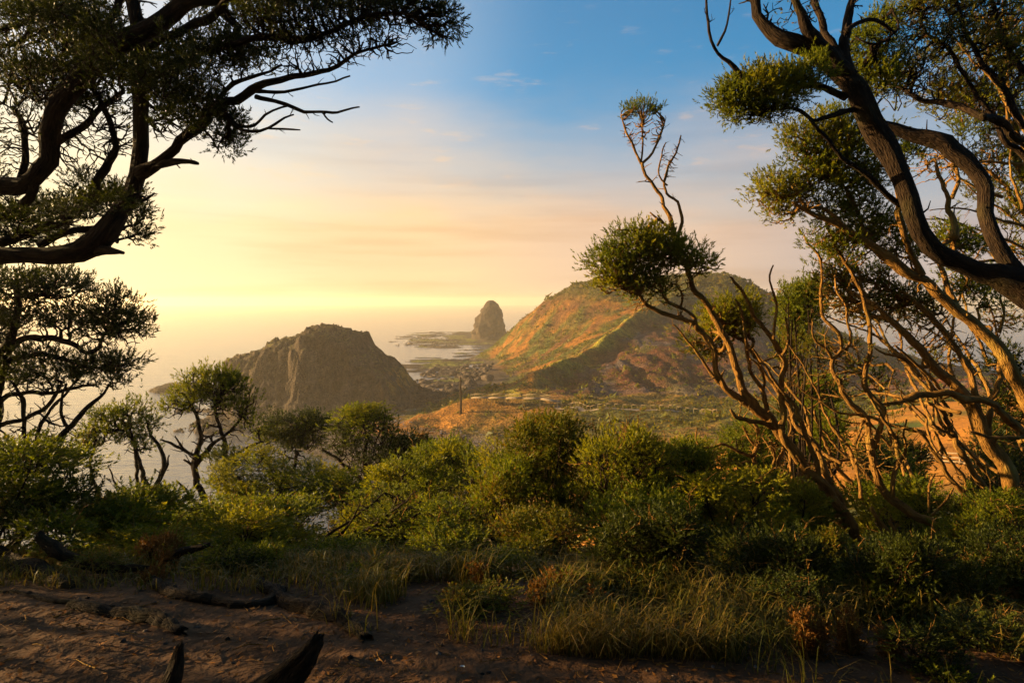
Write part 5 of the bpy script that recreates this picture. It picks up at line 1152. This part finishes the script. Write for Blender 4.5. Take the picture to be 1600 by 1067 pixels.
GRP = {'shrub': 'low scrub shrubs', 'broadleaf_shrub': 'broad-leaved shrubs on the left', 'dense_bush': 'dense bushes right of centre', 'hillside_bush': 'bushes on the slope below', 'arching_bush': 'dense bushes right of centre'}
bushes = [
 # name, label, x0,x1,y0,y1, d, mats, n, lsz, kwargs
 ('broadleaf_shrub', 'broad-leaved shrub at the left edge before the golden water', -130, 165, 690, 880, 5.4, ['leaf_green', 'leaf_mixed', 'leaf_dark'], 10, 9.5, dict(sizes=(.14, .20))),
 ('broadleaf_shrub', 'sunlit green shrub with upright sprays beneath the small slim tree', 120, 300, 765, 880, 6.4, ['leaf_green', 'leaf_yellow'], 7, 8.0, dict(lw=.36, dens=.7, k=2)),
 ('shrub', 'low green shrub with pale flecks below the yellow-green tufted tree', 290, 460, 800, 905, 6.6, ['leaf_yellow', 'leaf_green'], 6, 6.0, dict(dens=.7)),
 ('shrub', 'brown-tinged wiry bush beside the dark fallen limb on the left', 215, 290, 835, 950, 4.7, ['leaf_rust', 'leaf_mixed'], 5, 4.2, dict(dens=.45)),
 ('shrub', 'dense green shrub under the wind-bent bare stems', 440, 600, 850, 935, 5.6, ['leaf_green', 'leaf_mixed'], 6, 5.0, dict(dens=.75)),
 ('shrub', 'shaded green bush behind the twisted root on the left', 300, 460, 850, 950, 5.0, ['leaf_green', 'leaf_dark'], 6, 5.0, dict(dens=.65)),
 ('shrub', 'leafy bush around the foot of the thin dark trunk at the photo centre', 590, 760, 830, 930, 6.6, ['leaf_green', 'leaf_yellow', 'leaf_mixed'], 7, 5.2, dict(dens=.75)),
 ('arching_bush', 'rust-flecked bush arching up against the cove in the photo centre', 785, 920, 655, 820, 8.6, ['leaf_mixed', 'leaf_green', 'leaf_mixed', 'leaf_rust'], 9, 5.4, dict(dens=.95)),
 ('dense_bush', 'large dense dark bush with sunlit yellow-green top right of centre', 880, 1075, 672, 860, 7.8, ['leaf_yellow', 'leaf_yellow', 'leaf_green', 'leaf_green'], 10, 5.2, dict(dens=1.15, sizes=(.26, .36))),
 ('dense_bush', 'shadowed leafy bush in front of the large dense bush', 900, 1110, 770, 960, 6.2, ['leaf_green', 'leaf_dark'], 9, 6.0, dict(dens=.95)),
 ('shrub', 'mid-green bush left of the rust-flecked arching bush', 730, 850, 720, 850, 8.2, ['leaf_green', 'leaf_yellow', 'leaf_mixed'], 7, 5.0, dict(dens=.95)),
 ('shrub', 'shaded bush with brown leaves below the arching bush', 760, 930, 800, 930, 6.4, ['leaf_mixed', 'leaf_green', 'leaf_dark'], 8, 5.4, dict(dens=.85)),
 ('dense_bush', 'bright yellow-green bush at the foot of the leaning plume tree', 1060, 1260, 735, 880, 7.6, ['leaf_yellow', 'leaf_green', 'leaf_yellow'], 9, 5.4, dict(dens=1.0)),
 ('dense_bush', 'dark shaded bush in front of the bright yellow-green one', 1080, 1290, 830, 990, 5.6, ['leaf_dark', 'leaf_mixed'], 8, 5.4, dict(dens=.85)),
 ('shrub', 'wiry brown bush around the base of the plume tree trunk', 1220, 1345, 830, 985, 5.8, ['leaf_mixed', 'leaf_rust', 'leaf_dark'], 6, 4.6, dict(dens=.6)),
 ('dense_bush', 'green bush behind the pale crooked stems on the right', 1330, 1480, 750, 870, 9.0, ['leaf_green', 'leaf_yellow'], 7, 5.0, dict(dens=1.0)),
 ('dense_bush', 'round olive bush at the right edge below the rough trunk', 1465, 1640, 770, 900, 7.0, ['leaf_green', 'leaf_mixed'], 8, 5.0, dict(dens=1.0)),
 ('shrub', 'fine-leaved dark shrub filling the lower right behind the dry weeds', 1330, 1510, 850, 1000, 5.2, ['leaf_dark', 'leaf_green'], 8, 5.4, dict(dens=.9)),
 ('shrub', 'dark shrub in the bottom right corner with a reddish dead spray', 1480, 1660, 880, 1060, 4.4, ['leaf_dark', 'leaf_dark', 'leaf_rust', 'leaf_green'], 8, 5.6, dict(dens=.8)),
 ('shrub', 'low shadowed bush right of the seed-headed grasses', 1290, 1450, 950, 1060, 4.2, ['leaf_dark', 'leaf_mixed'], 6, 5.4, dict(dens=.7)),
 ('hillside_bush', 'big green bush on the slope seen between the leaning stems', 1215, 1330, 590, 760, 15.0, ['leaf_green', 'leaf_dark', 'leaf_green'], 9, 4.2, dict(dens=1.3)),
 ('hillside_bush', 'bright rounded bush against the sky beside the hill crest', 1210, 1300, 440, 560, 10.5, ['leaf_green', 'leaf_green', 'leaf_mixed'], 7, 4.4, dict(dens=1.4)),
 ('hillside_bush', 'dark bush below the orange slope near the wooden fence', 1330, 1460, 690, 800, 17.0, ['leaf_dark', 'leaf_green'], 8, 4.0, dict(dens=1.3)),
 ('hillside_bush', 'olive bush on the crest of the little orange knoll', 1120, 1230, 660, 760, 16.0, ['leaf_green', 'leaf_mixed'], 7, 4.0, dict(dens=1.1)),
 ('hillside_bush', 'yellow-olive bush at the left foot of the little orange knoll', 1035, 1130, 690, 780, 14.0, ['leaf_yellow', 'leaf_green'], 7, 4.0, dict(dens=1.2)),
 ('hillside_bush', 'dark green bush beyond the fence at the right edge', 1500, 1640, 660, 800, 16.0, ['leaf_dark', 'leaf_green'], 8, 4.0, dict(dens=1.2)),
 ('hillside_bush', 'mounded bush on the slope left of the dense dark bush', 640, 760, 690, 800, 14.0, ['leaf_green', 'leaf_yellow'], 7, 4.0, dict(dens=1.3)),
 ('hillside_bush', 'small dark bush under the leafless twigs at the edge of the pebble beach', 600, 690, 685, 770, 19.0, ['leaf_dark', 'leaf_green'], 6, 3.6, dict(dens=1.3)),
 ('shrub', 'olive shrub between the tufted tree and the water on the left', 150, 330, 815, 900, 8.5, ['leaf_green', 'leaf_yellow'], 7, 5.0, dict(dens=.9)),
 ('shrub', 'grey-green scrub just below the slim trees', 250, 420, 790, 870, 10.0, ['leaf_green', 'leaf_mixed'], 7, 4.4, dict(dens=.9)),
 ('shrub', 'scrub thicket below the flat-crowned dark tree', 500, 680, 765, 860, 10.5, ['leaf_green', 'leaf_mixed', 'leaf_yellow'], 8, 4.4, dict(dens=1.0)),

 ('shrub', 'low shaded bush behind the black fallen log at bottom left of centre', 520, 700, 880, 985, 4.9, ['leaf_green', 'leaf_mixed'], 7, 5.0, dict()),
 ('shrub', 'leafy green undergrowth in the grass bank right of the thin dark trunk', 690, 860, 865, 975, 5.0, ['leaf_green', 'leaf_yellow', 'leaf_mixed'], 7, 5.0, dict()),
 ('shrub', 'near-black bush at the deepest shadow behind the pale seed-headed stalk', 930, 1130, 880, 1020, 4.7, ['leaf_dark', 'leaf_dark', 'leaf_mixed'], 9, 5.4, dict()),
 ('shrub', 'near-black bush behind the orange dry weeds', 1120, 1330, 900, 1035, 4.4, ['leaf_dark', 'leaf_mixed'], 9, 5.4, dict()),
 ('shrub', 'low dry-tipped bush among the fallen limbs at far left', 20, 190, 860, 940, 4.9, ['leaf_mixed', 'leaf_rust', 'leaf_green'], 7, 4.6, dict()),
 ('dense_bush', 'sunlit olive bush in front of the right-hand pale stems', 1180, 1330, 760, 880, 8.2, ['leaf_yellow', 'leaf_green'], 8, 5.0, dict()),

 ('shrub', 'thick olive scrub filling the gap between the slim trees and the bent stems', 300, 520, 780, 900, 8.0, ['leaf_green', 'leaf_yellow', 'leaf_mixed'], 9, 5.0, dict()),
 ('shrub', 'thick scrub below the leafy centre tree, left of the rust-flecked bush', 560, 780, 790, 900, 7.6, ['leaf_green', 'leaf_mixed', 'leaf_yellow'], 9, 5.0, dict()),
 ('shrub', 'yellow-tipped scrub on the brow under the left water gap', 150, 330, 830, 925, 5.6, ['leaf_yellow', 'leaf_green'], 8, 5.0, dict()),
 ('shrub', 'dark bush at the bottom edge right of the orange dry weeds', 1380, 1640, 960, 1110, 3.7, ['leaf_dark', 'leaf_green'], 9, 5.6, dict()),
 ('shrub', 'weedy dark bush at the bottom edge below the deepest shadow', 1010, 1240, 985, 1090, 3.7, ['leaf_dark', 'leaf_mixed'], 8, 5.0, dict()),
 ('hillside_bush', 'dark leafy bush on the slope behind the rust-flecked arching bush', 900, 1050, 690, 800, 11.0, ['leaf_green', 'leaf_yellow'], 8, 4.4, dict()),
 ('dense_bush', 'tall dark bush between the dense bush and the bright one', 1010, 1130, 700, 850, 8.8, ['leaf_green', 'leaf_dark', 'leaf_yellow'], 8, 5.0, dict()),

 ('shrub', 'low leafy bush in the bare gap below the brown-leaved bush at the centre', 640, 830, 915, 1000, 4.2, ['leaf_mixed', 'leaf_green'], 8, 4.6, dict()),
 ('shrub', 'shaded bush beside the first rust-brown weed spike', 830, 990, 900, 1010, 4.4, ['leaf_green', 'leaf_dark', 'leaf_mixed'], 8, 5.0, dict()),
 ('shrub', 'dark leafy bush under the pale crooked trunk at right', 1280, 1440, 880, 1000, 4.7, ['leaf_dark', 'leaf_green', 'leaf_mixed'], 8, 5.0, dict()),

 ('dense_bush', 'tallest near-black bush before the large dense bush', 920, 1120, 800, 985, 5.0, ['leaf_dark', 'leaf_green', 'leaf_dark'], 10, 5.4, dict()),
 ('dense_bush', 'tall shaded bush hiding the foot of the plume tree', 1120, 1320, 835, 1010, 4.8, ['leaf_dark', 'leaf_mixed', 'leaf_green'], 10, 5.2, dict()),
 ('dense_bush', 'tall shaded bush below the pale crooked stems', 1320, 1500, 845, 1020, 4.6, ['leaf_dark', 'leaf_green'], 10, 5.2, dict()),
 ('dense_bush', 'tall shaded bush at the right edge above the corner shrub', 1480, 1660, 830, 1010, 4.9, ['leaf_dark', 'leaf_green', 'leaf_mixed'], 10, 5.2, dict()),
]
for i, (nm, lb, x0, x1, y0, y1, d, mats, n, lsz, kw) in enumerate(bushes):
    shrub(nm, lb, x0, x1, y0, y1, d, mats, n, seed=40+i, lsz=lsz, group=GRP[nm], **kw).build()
# leafless twigs over the pebble beach
B = Plant('dead_bush', 'leafless twiggy bush standing against the pebble beach', 'bush', bark='bark', seed=90)
B.limb(18, [(655, 720, 3), (656, 700, 2.4), (658, 680, 1.6)], 'trunk')
B.clump(660, 682, 18, 26, 22, 'leaf_rust', .8, leafy=0.02, bf=.8)
B.build()

# ------------------------------------------------------------------ logs, roots and stumps
def log(name, label, cat, pts, d=None, seed=0, rough=0.2, lift=0.0, k=14, mat='log', spl=False):
    pts = np.array(pts, float)
    if d is None:
        dd = np.array([ground_hit(x, y+h*0.8) for x, y, h in pts]); dd = np.interp(np.arange(len(dd)), [0, len(dd)-1], [dd[0], dd[-1]])*0.5+dd*0.5
    else: dd = np.full(len(pts), d) if np.isscalar(d) else np.asarray(d, float)
    w = P(pts[:, 0], pts[:, 1], dd); r = pts[:, 2]*dd/FPX
    if d is None: w[:, 2] = gz(w[:, 0], w[:, 1])+r*.55
    c = catmull(np.concatenate([w, r[:, None]], 1), max(0.012, r.max()*0.35))
    L = len(c); jit = np.stack([fbm(np.stack([np.arange(L)*0.2+seed, np.full(L, q*3.3), np.zeros(L)], -1), 3, seed)-0.5 for q in range(3)], -1)
    c[:, :3] += jit*r.max()*0.9
    if d is None: c[:, 2] -= c[:, 3]*.35
    V, F, bk = chain_tube(c[:, :3], np.maximum(c[:, 3], .003), k, rough*1.3, seed, True, True)
    if spl:                      # broken end: splinters pulled out along the axis
        t = c[-1, :3]-c[-4, :3]; t /= np.linalg.norm(t); n = len(c)
        rng = np.random.default_rng(seed)
        for row, am in ((n-1, 1.0), (n-2, .7), (n-3, .35)):
            V[row*k:(row+1)*k] += t*(rng.uniform(-.2, 1.6, (k, 1))*r[-1]*am*1.6)
    b = V.mean(0); b[2] = V[:, 2].min()
    me = make_mesh(name, V-b, F, M[mat], True); at_ = me.attributes.new('bk', 'FLOAT_VECTOR', 'POINT'); at_.data.foreach_set('vector', bk.astype(np.float32).ravel())
    o = link(name, me); o.location = b
    return tag(o, label, cat, {'log': 'fallen logs', 'stump': 'dead stumps', 'root': 'exposed roots', 'branch': 'dead branches'}[cat])
log('broken_stump', 'broken log stub leaning up at the bottom edge of the path', 'stump', [(418, 1095, 30), (442, 1064, 25), (468, 1034, 20), (490, 1010, 14), (503, 994, 8)], 2.75, 3, .24, k=22, spl=True)
log('pointed_stump', 'small pointed dead stump at the bottom edge left of the leaning stub', 'stump', [(264, 1092, 17), (272, 1062, 13), (278, 1036, 9), (284, 1012, 4)], 2.8, 5, .24, k=18, spl=True)
log('exposed_root', 'twisted lichen-spotted root curving across the path edge', 'root', [(240, 905, 7), (247, 921, 9), (270, 947, 10), (300, 962, 10), (337, 970, 9), (375, 976, 8), (412, 962, 9), (435, 938, 8), (442, 920, 5)], None, 7, .2)
log('fallen_log', 'thick black fallen log rounding down to the path beside the grass', 'log', [(400, 905, 8), (425, 930, 10), (452, 948, 13), (490, 956, 14), (525, 964, 13), (553, 978, 11), (572, 990, 9)], None, 9, .2, spl=True)
log('fallen_log', 'short dark log half buried left of the twisted root', 'log', [(110, 940, 8), (150, 950, 10), (190, 954, 12), (225, 958, 12), (255, 968, 10), (278, 984, 8)], None, 11, .2, spl=True)
log('fallen_log', 'thick dark trunk lying on the ground at the left edge', 'log', [(-60, 850, 22), (0, 872, 19), (37, 887, 17), (75, 898, 15), (104, 912, 10)], None, 13, .14)
log('dead_limb', 'dark dead limb lying over the grass behind the left-edge trunk', 'branch', [(60, 835, 7), (94, 861, 9), (127, 880, 9), (168, 886, 8), (214, 888, 6), (240, 884, 3)], 4.4, 15, .16)
log('dead_limb', 'upper of two short dead branches poking from the green shrubs on the left', 'branch', [(262, 874, 5), (285, 862, 6), (305, 856, 5), (328, 849, 3)], 4.6, 17, .16)
log('dead_limb', 'lower of two short dead branches poking from the green shrubs on the left', 'branch', [(262, 893, 5), (283, 900, 5), (305, 898, 4.5), (328, 888, 2.5)], 4.6, 19, .16)
log('exposed_root', 'thin dark root snaking along the ground from the left edge', 'root', [(-30, 922, 5), (0, 925, 5), (30, 925, 4.6), (75, 940, 4.6), (124, 945, 4), (187, 949, 3)], None, 21, .16)
log('dead_stick', 'thin bare stick standing in the dry grass at the centre', 'branch', [(660, 978, 3), (690, 968, 3), (715, 957, 2.6), (742, 955, 1.5)], 4.2, 23, .16)

# ------------------------------------------------------------------ grass, weeds and litter
def blades(px, py_jit, n, x0, x1, yb0, yb1, hmin, hmax, seed, wpx=2.4):
    rng = np.random.default_rng(seed)
    gx = rng.uniform(x0, x1, n); gy = rng.uniform(yb0, yb1, n)
    q = np.stack([gx, gy, 0*gx], -1); keep = fbm(q/0.45, 3, seed) > rng.uniform(0.42, 0.66, n); gx, gy = gx[keep], gy[keep]; n = len(gx)
    z = gz(gx, gy); h = rng.uniform(hmin, hmax, n)*(0.6+0.9*fbm(np.stack([gx, gy, 0*gx], -1)/0.6, 2, seed+1))
    a = rng.uniform(0, 6.28, n); lean = rng.uniform(0.15, 1.25, n)
    d = np.stack([np.cos(a), np.sin(a), 0*a], -1); s = np.stack([-np.sin(a), np.cos(a), 0*a], -1)
    w = (0.0016+0.0022*rng.uniform(0, 1, n))[:, None]*(np.hypot(gx, gy)/4)[:, None]
    b = np.stack([gx, gy, z-0.01], -1); up = np.array([0, 0, 1.])
    p1 = b+up*(h*.55)[:, None]+d*(h*lean*.22)[:, None]; p2 = b+up*(h*.88)[:, None]+d*(h*lean*.62)[:, None]; p3 = b+up*(h*(1-.25*lean))[:, None]+d*(h*lean*1.15)[:, None]
    V = np.stack([b-s*w, b+s*w, p1-s*w, p1+s*w, p2-s*w*.7, p2+s*w*.7, p3-s*w*.15, p3+s*w*.15], 1).reshape(-1, 3)
    o = (np.arange(n)*8)[:, None, None]; F = o+np.array([[0, 1, 3, 2], [2, 3, 5, 4], [4, 5, 7, 6]])[None]
    return V, F.reshape(-1, 4)
def add_grass(label, *a):
    V, F = blades(None, None, *a); me = make_mesh('grass', V, F, M['grass'])
    tag(link('grass', me, kind='stuff'), label, 'grass')
add_grass('dry and green grass bank along the far edge of the path', 25000, -0.95, 1.1, 3.15, 4.7, 0.05, 0.24, 61)
add_grass('sparse dry grass among the logs on the left', 6000, -4.0, -1.0, 3.9, 5.2, 0.04, 0.14, 62)
add_grass('shaded tall grass under the dark shrubs on the right', 7000, 0.6, 3.4, 2.85, 4.2, 0.04, 0.22, 63)

def stalk(label, x0, y0, x1, y1, d, head, seed, group='seed-headed grass stalks'):
    rng = np.random.default_rng(seed)
    b = P(x0, y0, d); t = P(x1, y1, d+rng.uniform(-.1, .1)); b[2] = min(b[2], float(gz(b[0], b[1]))+.02)
    b[2] = float(gz(b[0], b[1]))-0.01
    m = (b+t)/2; m[2] += 0.06*(t[2]-b[2]); m[0] -= (t[0]-b[0])*.22
    c = catmull(np.array([b, m, t]), 0.02); r = np.linspace(0.0032, 0.0014, len(c))
    root = empty('grass_stalk', b); tag(root, label, 'grass stalk', group)
    V, F = chain_tube(c, r, 5, .05, seed); link('stem', make_mesh('stem', V-b, F, M['grass'], True), root)
    dv = (c[-1]-c[-3]); dv /= np.linalg.norm(dv)
    if head:
        hl = head; tt = np.linspace(0, 1, 26)
        pos = t+dv*hl*(tt[:, None]-.25); pos[:, 2] -= (tt**2)*hl*.35
        V, F = leaves(pos, np.tile(dv, (26, 1))+rng.normal(0, .2, (26, 3)), 7, .012, .016, .005, rng)
        link('seed_head', make_mesh('seed_head', V-b, F, M['grass']), root, 'stuff')
    # two leaf blades from the stem
    for q in range(2):
        k = int(len(c)*(.25+.3*q)); s = rng.choice([-1, 1]); L = rng.uniform(.10, .2)
        cc = catmull(np.array([c[k], c[k]+np.array([s*L*.4, rng.uniform(-.03, .03), L*.6]), c[k]+np.array([s*L*1.0, 0, L*.45])]), .02)
        V, F = edge_tubes(cc[:-1], cc[1:], np.linspace(.0035, .0012, len(cc)-1), np.linspace(.003, .001, len(cc)-1), 4)
        link('blade', make_mesh('blade', V-b, F, M['grass'], True), root)
stalk('tall grass stalk with pale seed head before the darkest bush', 1022, 1060, 1047, 922, 3.6, .07, 1)
stalk('thin seed-headed grass stalk left of the darkest patch', 972, 1055, 998, 945, 3.8, .05, 2)
stalk('tallest straw-coloured stalk slanting right among the dry weeds', 1165, 1058, 1200, 905, 3.6, .045, 3)
stalk('straw stalk slanting right beside the tallest straw stalk', 1190, 1058, 1216, 935, 3.6, 0, 4)
stalk('drooping grass stalk with fluffy head bending left above the green tuft', 1140, 1060, 1092, 978, 3.4, .08, 5)
stalk('short seed-headed stalk beside the tall pale-headed one', 1010, 1062, 1042, 985, 3.5, .05, 6)
stalk('dry stalk standing at the right of the rust-brown weeds', 1335, 1060, 1368, 1010, 3.5, .03, 7)

weeds = [
 ('tall rust-brown dead weed spike left of the darkest bush', 860, 905, 895, 1040, 4.1),
 ('second rust-brown dead weed spike just right of the first', 905, 950, 925, 1040, 4.0),
 ('thin dry weed in the grass at the photo centre bottom', 745, 780, 880, 985, 4.3),
 ('drooping straw weed over the bank below the arching bush', 830, 870, 905, 1020, 4.0),
 ('clump of rust-orange dry weeds at the bottom right of centre', 1235, 1300, 940, 1075, 3.4),
 ('rust-brown dry weed right of the orange weed clump', 1305, 1345, 950, 1070, 3.5),
 ('low rusty weed near the bottom edge below the dark shrubs', 1360, 1420, 985, 1075, 3.5),
 ('reddish dead spray standing in the dark right corner shrub', 1560, 1600, 905, 985, 4.3),
]
for i, (lb, x0, x1, y0, y1, d) in enumerate(weeds):
    cx = (x0+x1)/2; b = P(cx, y1, d); b[2] = float(gz(b[0], b[1]))-.02
    w = Plant('dry_weed', lb, 'weed', 'dry weeds along the path', 'bark', b, 200+i)
    for q_ in range(max(1, int((x1-x0)/18))):
        sx = x0+(x1-x0)*random.uniform(.15, .85); yt = y0+(y1-y0)*random.uniform(0, .35); lean = random.uniform(-14, 14)
        w.limb(d+random.uniform(-.08, .08), [(cx+(sx-cx)*.4, y1+10, 1.7), ((sx+cx)/2, (yt+y1)/2, 1.3), (sx+lean, yt, .7)], 'stem')
        for k in range(5):
            f = (k+.2)/5; px_ = sx+lean*(1-f)-(sx-cx)*.5*f
            w.clump(px_+random.uniform(-4, 4), yt+(y1-yt)*f*.85, d, random.uniform(5, 9), random.uniform(7, 12), 'leaf_rust', 2.2, leafy=.9, cut=-1, lsz=3.6, lw=.45, twig=.55)
    w.build()

# leaf litter and bits on the bare soil
n = 9000; rng = np.random.default_rng(77)
lx = rng.uniform(-3.6, 3.2, n); ly = rng.uniform(2.2, 4.6, n); lz = gz(lx, ly)+.006
a = rng.uniform(0, 6.28, n); L = rng.uniform(.006, .022, n); Wd = L*rng.uniform(.2, .5, n); ti = rng.uniform(-.4, .4, n)
dx = np.stack([np.cos(a)*np.cos(ti), np.sin(a)*np.cos(ti), np.sin(ti)], -1)*L[:, None]; dy = np.stack([-np.sin(a), np.cos(a), rng.uniform(-.4, .4, n)], -1)*Wd[:, None]
c = np.stack([lx, ly, lz], -1)
V = np.stack([c-dx, c+dy, c+dx, c-dy], 1).reshape(-1, 3)
tag(link('leaf_litter', make_mesh('leaf_litter', V, np.arange(4*n).reshape(-1, 4), M['leaf_rust']), kind='stuff'), 'dry brown leaf litter scattered over the bare path', 'leaf litter')
rq = np.random.default_rng(88); n = 420
sx = rq.uniform(-3.4, 3.0, n); sy = rq.uniform(2.3, 4.2, n)
boulders('path_stones', 'small stones and clods scattered over the bare path', sx, sy, .008*np.exp(rq.normal(0, .5, n)), 9)
n = 330; sx = rq.uniform(-3.4, 3.0, n); sy = rq.uniform(2.3, 4.4, n); a = rq.uniform(0, 6.28, n); L = rq.uniform(.03, .22, n)
p0 = np.stack([sx, sy, gz(sx, sy)+.006], -1); x1 = sx+np.cos(a)*L; y1 = sy+np.sin(a)*L; p1 = np.stack([x1, y1, gz(x1, y1)+.008], -1)
pm = (p0+p1)/2+rq.normal(0, .06, p0.shape)*L[:, None]*np.array([1, 1, .4])+np.array([0, 0, .004]); r = rq.uniform(.0012, .004, n)
V, F = edge_tubes(np.concatenate([p0, pm]), np.concatenate([pm, p1]), np.concatenate([r, r*.8]), np.concatenate([r*.8, r*.5]), 4)
tag(link('fallen_twigs', make_mesh('fallen_twigs', V, F, M['bark_twig'], True), kind='stuff'), 'thin dead twigs littering the bare path', 'twigs')
# small pale chip on the path
m, nt = new_mat('pale_chip')
g_ = nd(nt, 'ShaderNodeNewGeometry'); nn = nd(nt, 'ShaderNodeTexNoise', {'Vector': g_.outputs['Position'], 'Scale': 90.0, 'Detail': 3.0})
pb = nd(nt, 'ShaderNodeBsdfPrincipled', {'Base Color': ramp(nt, nn.outputs['Fac'], [(.3, (.45, .5, .48)), (.7, (.75, .8, .78))]), 'Roughness': .5}); nd(nt, 'ShaderNodeOutputMaterial', {0: pb.outputs[0]})
def chip(px, py, s, label, mat):
    d = ground_hit(px, py); q = P(px, py, d); rng = np.random.default_rng(int(px))
    a = np.linspace(0, 6.28, 8)[:-1]; r = s*rng.uniform(.5, 1, 7)
    top = np.stack([np.cos(a)*r, np.sin(a)*r*.6, s*.5+np.sin(a)*s*.35], -1); bot = top*np.array([.8, .8, 0])+np.array([0, 0, -.004])
    V = np.concatenate([top, bot]); j = np.arange(7); F = [np.stack([j, (j+1) % 7, (j+1) % 7+7, j+7], -1), j[None], (j[::-1]+7)[None]]
    o = link('wood_chip', make_mesh('wood_chip', V, F, mat)); o.location = q; tag(o, label, 'chip')
chip(722, 1044, .016, 'small pale chip lying on the path near the bottom centre', m)
chip(586, 1034, .018, 'short upright brown wood chip on the path right of the leaning stub', M['timber'])


# unseen leaf clumps added sunward of the left-edge shrub to shade the path
rq = np.random.default_rng(67); ls = bpy.data.objects['broadleaf_shrub']
for i in range(4):
    x, y = rq.uniform(-9.5, -4.9), rq.uniform(4.2, 10.5)
    if x > -.78*y-1.0: x = -.78*y-1.0-rq.uniform(0, 2)
    put_clump(ls, np.array(ls.location), (x, y, float(gz(x, y))+rq.uniform(.3, 2.0)), rq.uniform(.5, .8), rq.uniform(.5, .8), rq.uniform(.35, .55), 'leaf_dark', .14, rq)
# ------------------------------------------------------------------ unseen foliage added behind the viewer to darken the foreground
rq = np.random.default_rng(66); n = 34000
wx = rq.uniform(-18, 18, n); wy = -rq.uniform(3.0, 16.0, n)-np.abs(wx)*.1; keep = np.ones(n, bool)
wz = height(wx, wy)+rq.uniform(0, 1, n)**.8*(5.5+3*fbm(np.stack([wx/3, wy/3, 0*wx], -1), 3, 5))
c = np.stack([wx, wy, wz], -1); e1 = rq.normal(0, .19, (n, 3)); e2 = rq.normal(0, .19, (n, 3))
V = np.stack([c+e1, c+e2, c-(e1+e2)*.7], 1).reshape(-1, 3)
tag(link('shade_foliage', make_mesh('shade_foliage', V, np.arange(3*n).reshape(-1, 3), M['leaf_dark']), kind='stuff'), 'unseen leafy mass added behind the viewpoint to shade the foreground', 'shade_foliage')
# ------------------------------------------------------------------ sea haze
bpy_me = make_mesh('haze', [(x, y, z) for x in (-6400, 6400) for y in (-6400, 6400) for z in (-3.2, 64.0)],
                   np.array([[0,1,3,2],[4,6,7,5],[0,4,5,1],[2,3,7,6],[0,2,6,4],[1,5,7,3]]))
m, nt = new_mat('haze_air')
pv = nd(nt, 'ShaderNodeVolumePrincipled', {'Color': (1.0, 0.88, 0.66, 1), 'Density': 0.00025, 'Anisotropy': 0.45})
nt.links.new(pv.outputs[0], nd(nt, 'ShaderNodeOutputMaterial').inputs['Volume'])
bpy_me.materials.append(m)
hz = link('haze', bpy_me, kind='stuff')
tag(hz, 'pale golden sea haze lying over the cove and water', 'haze')
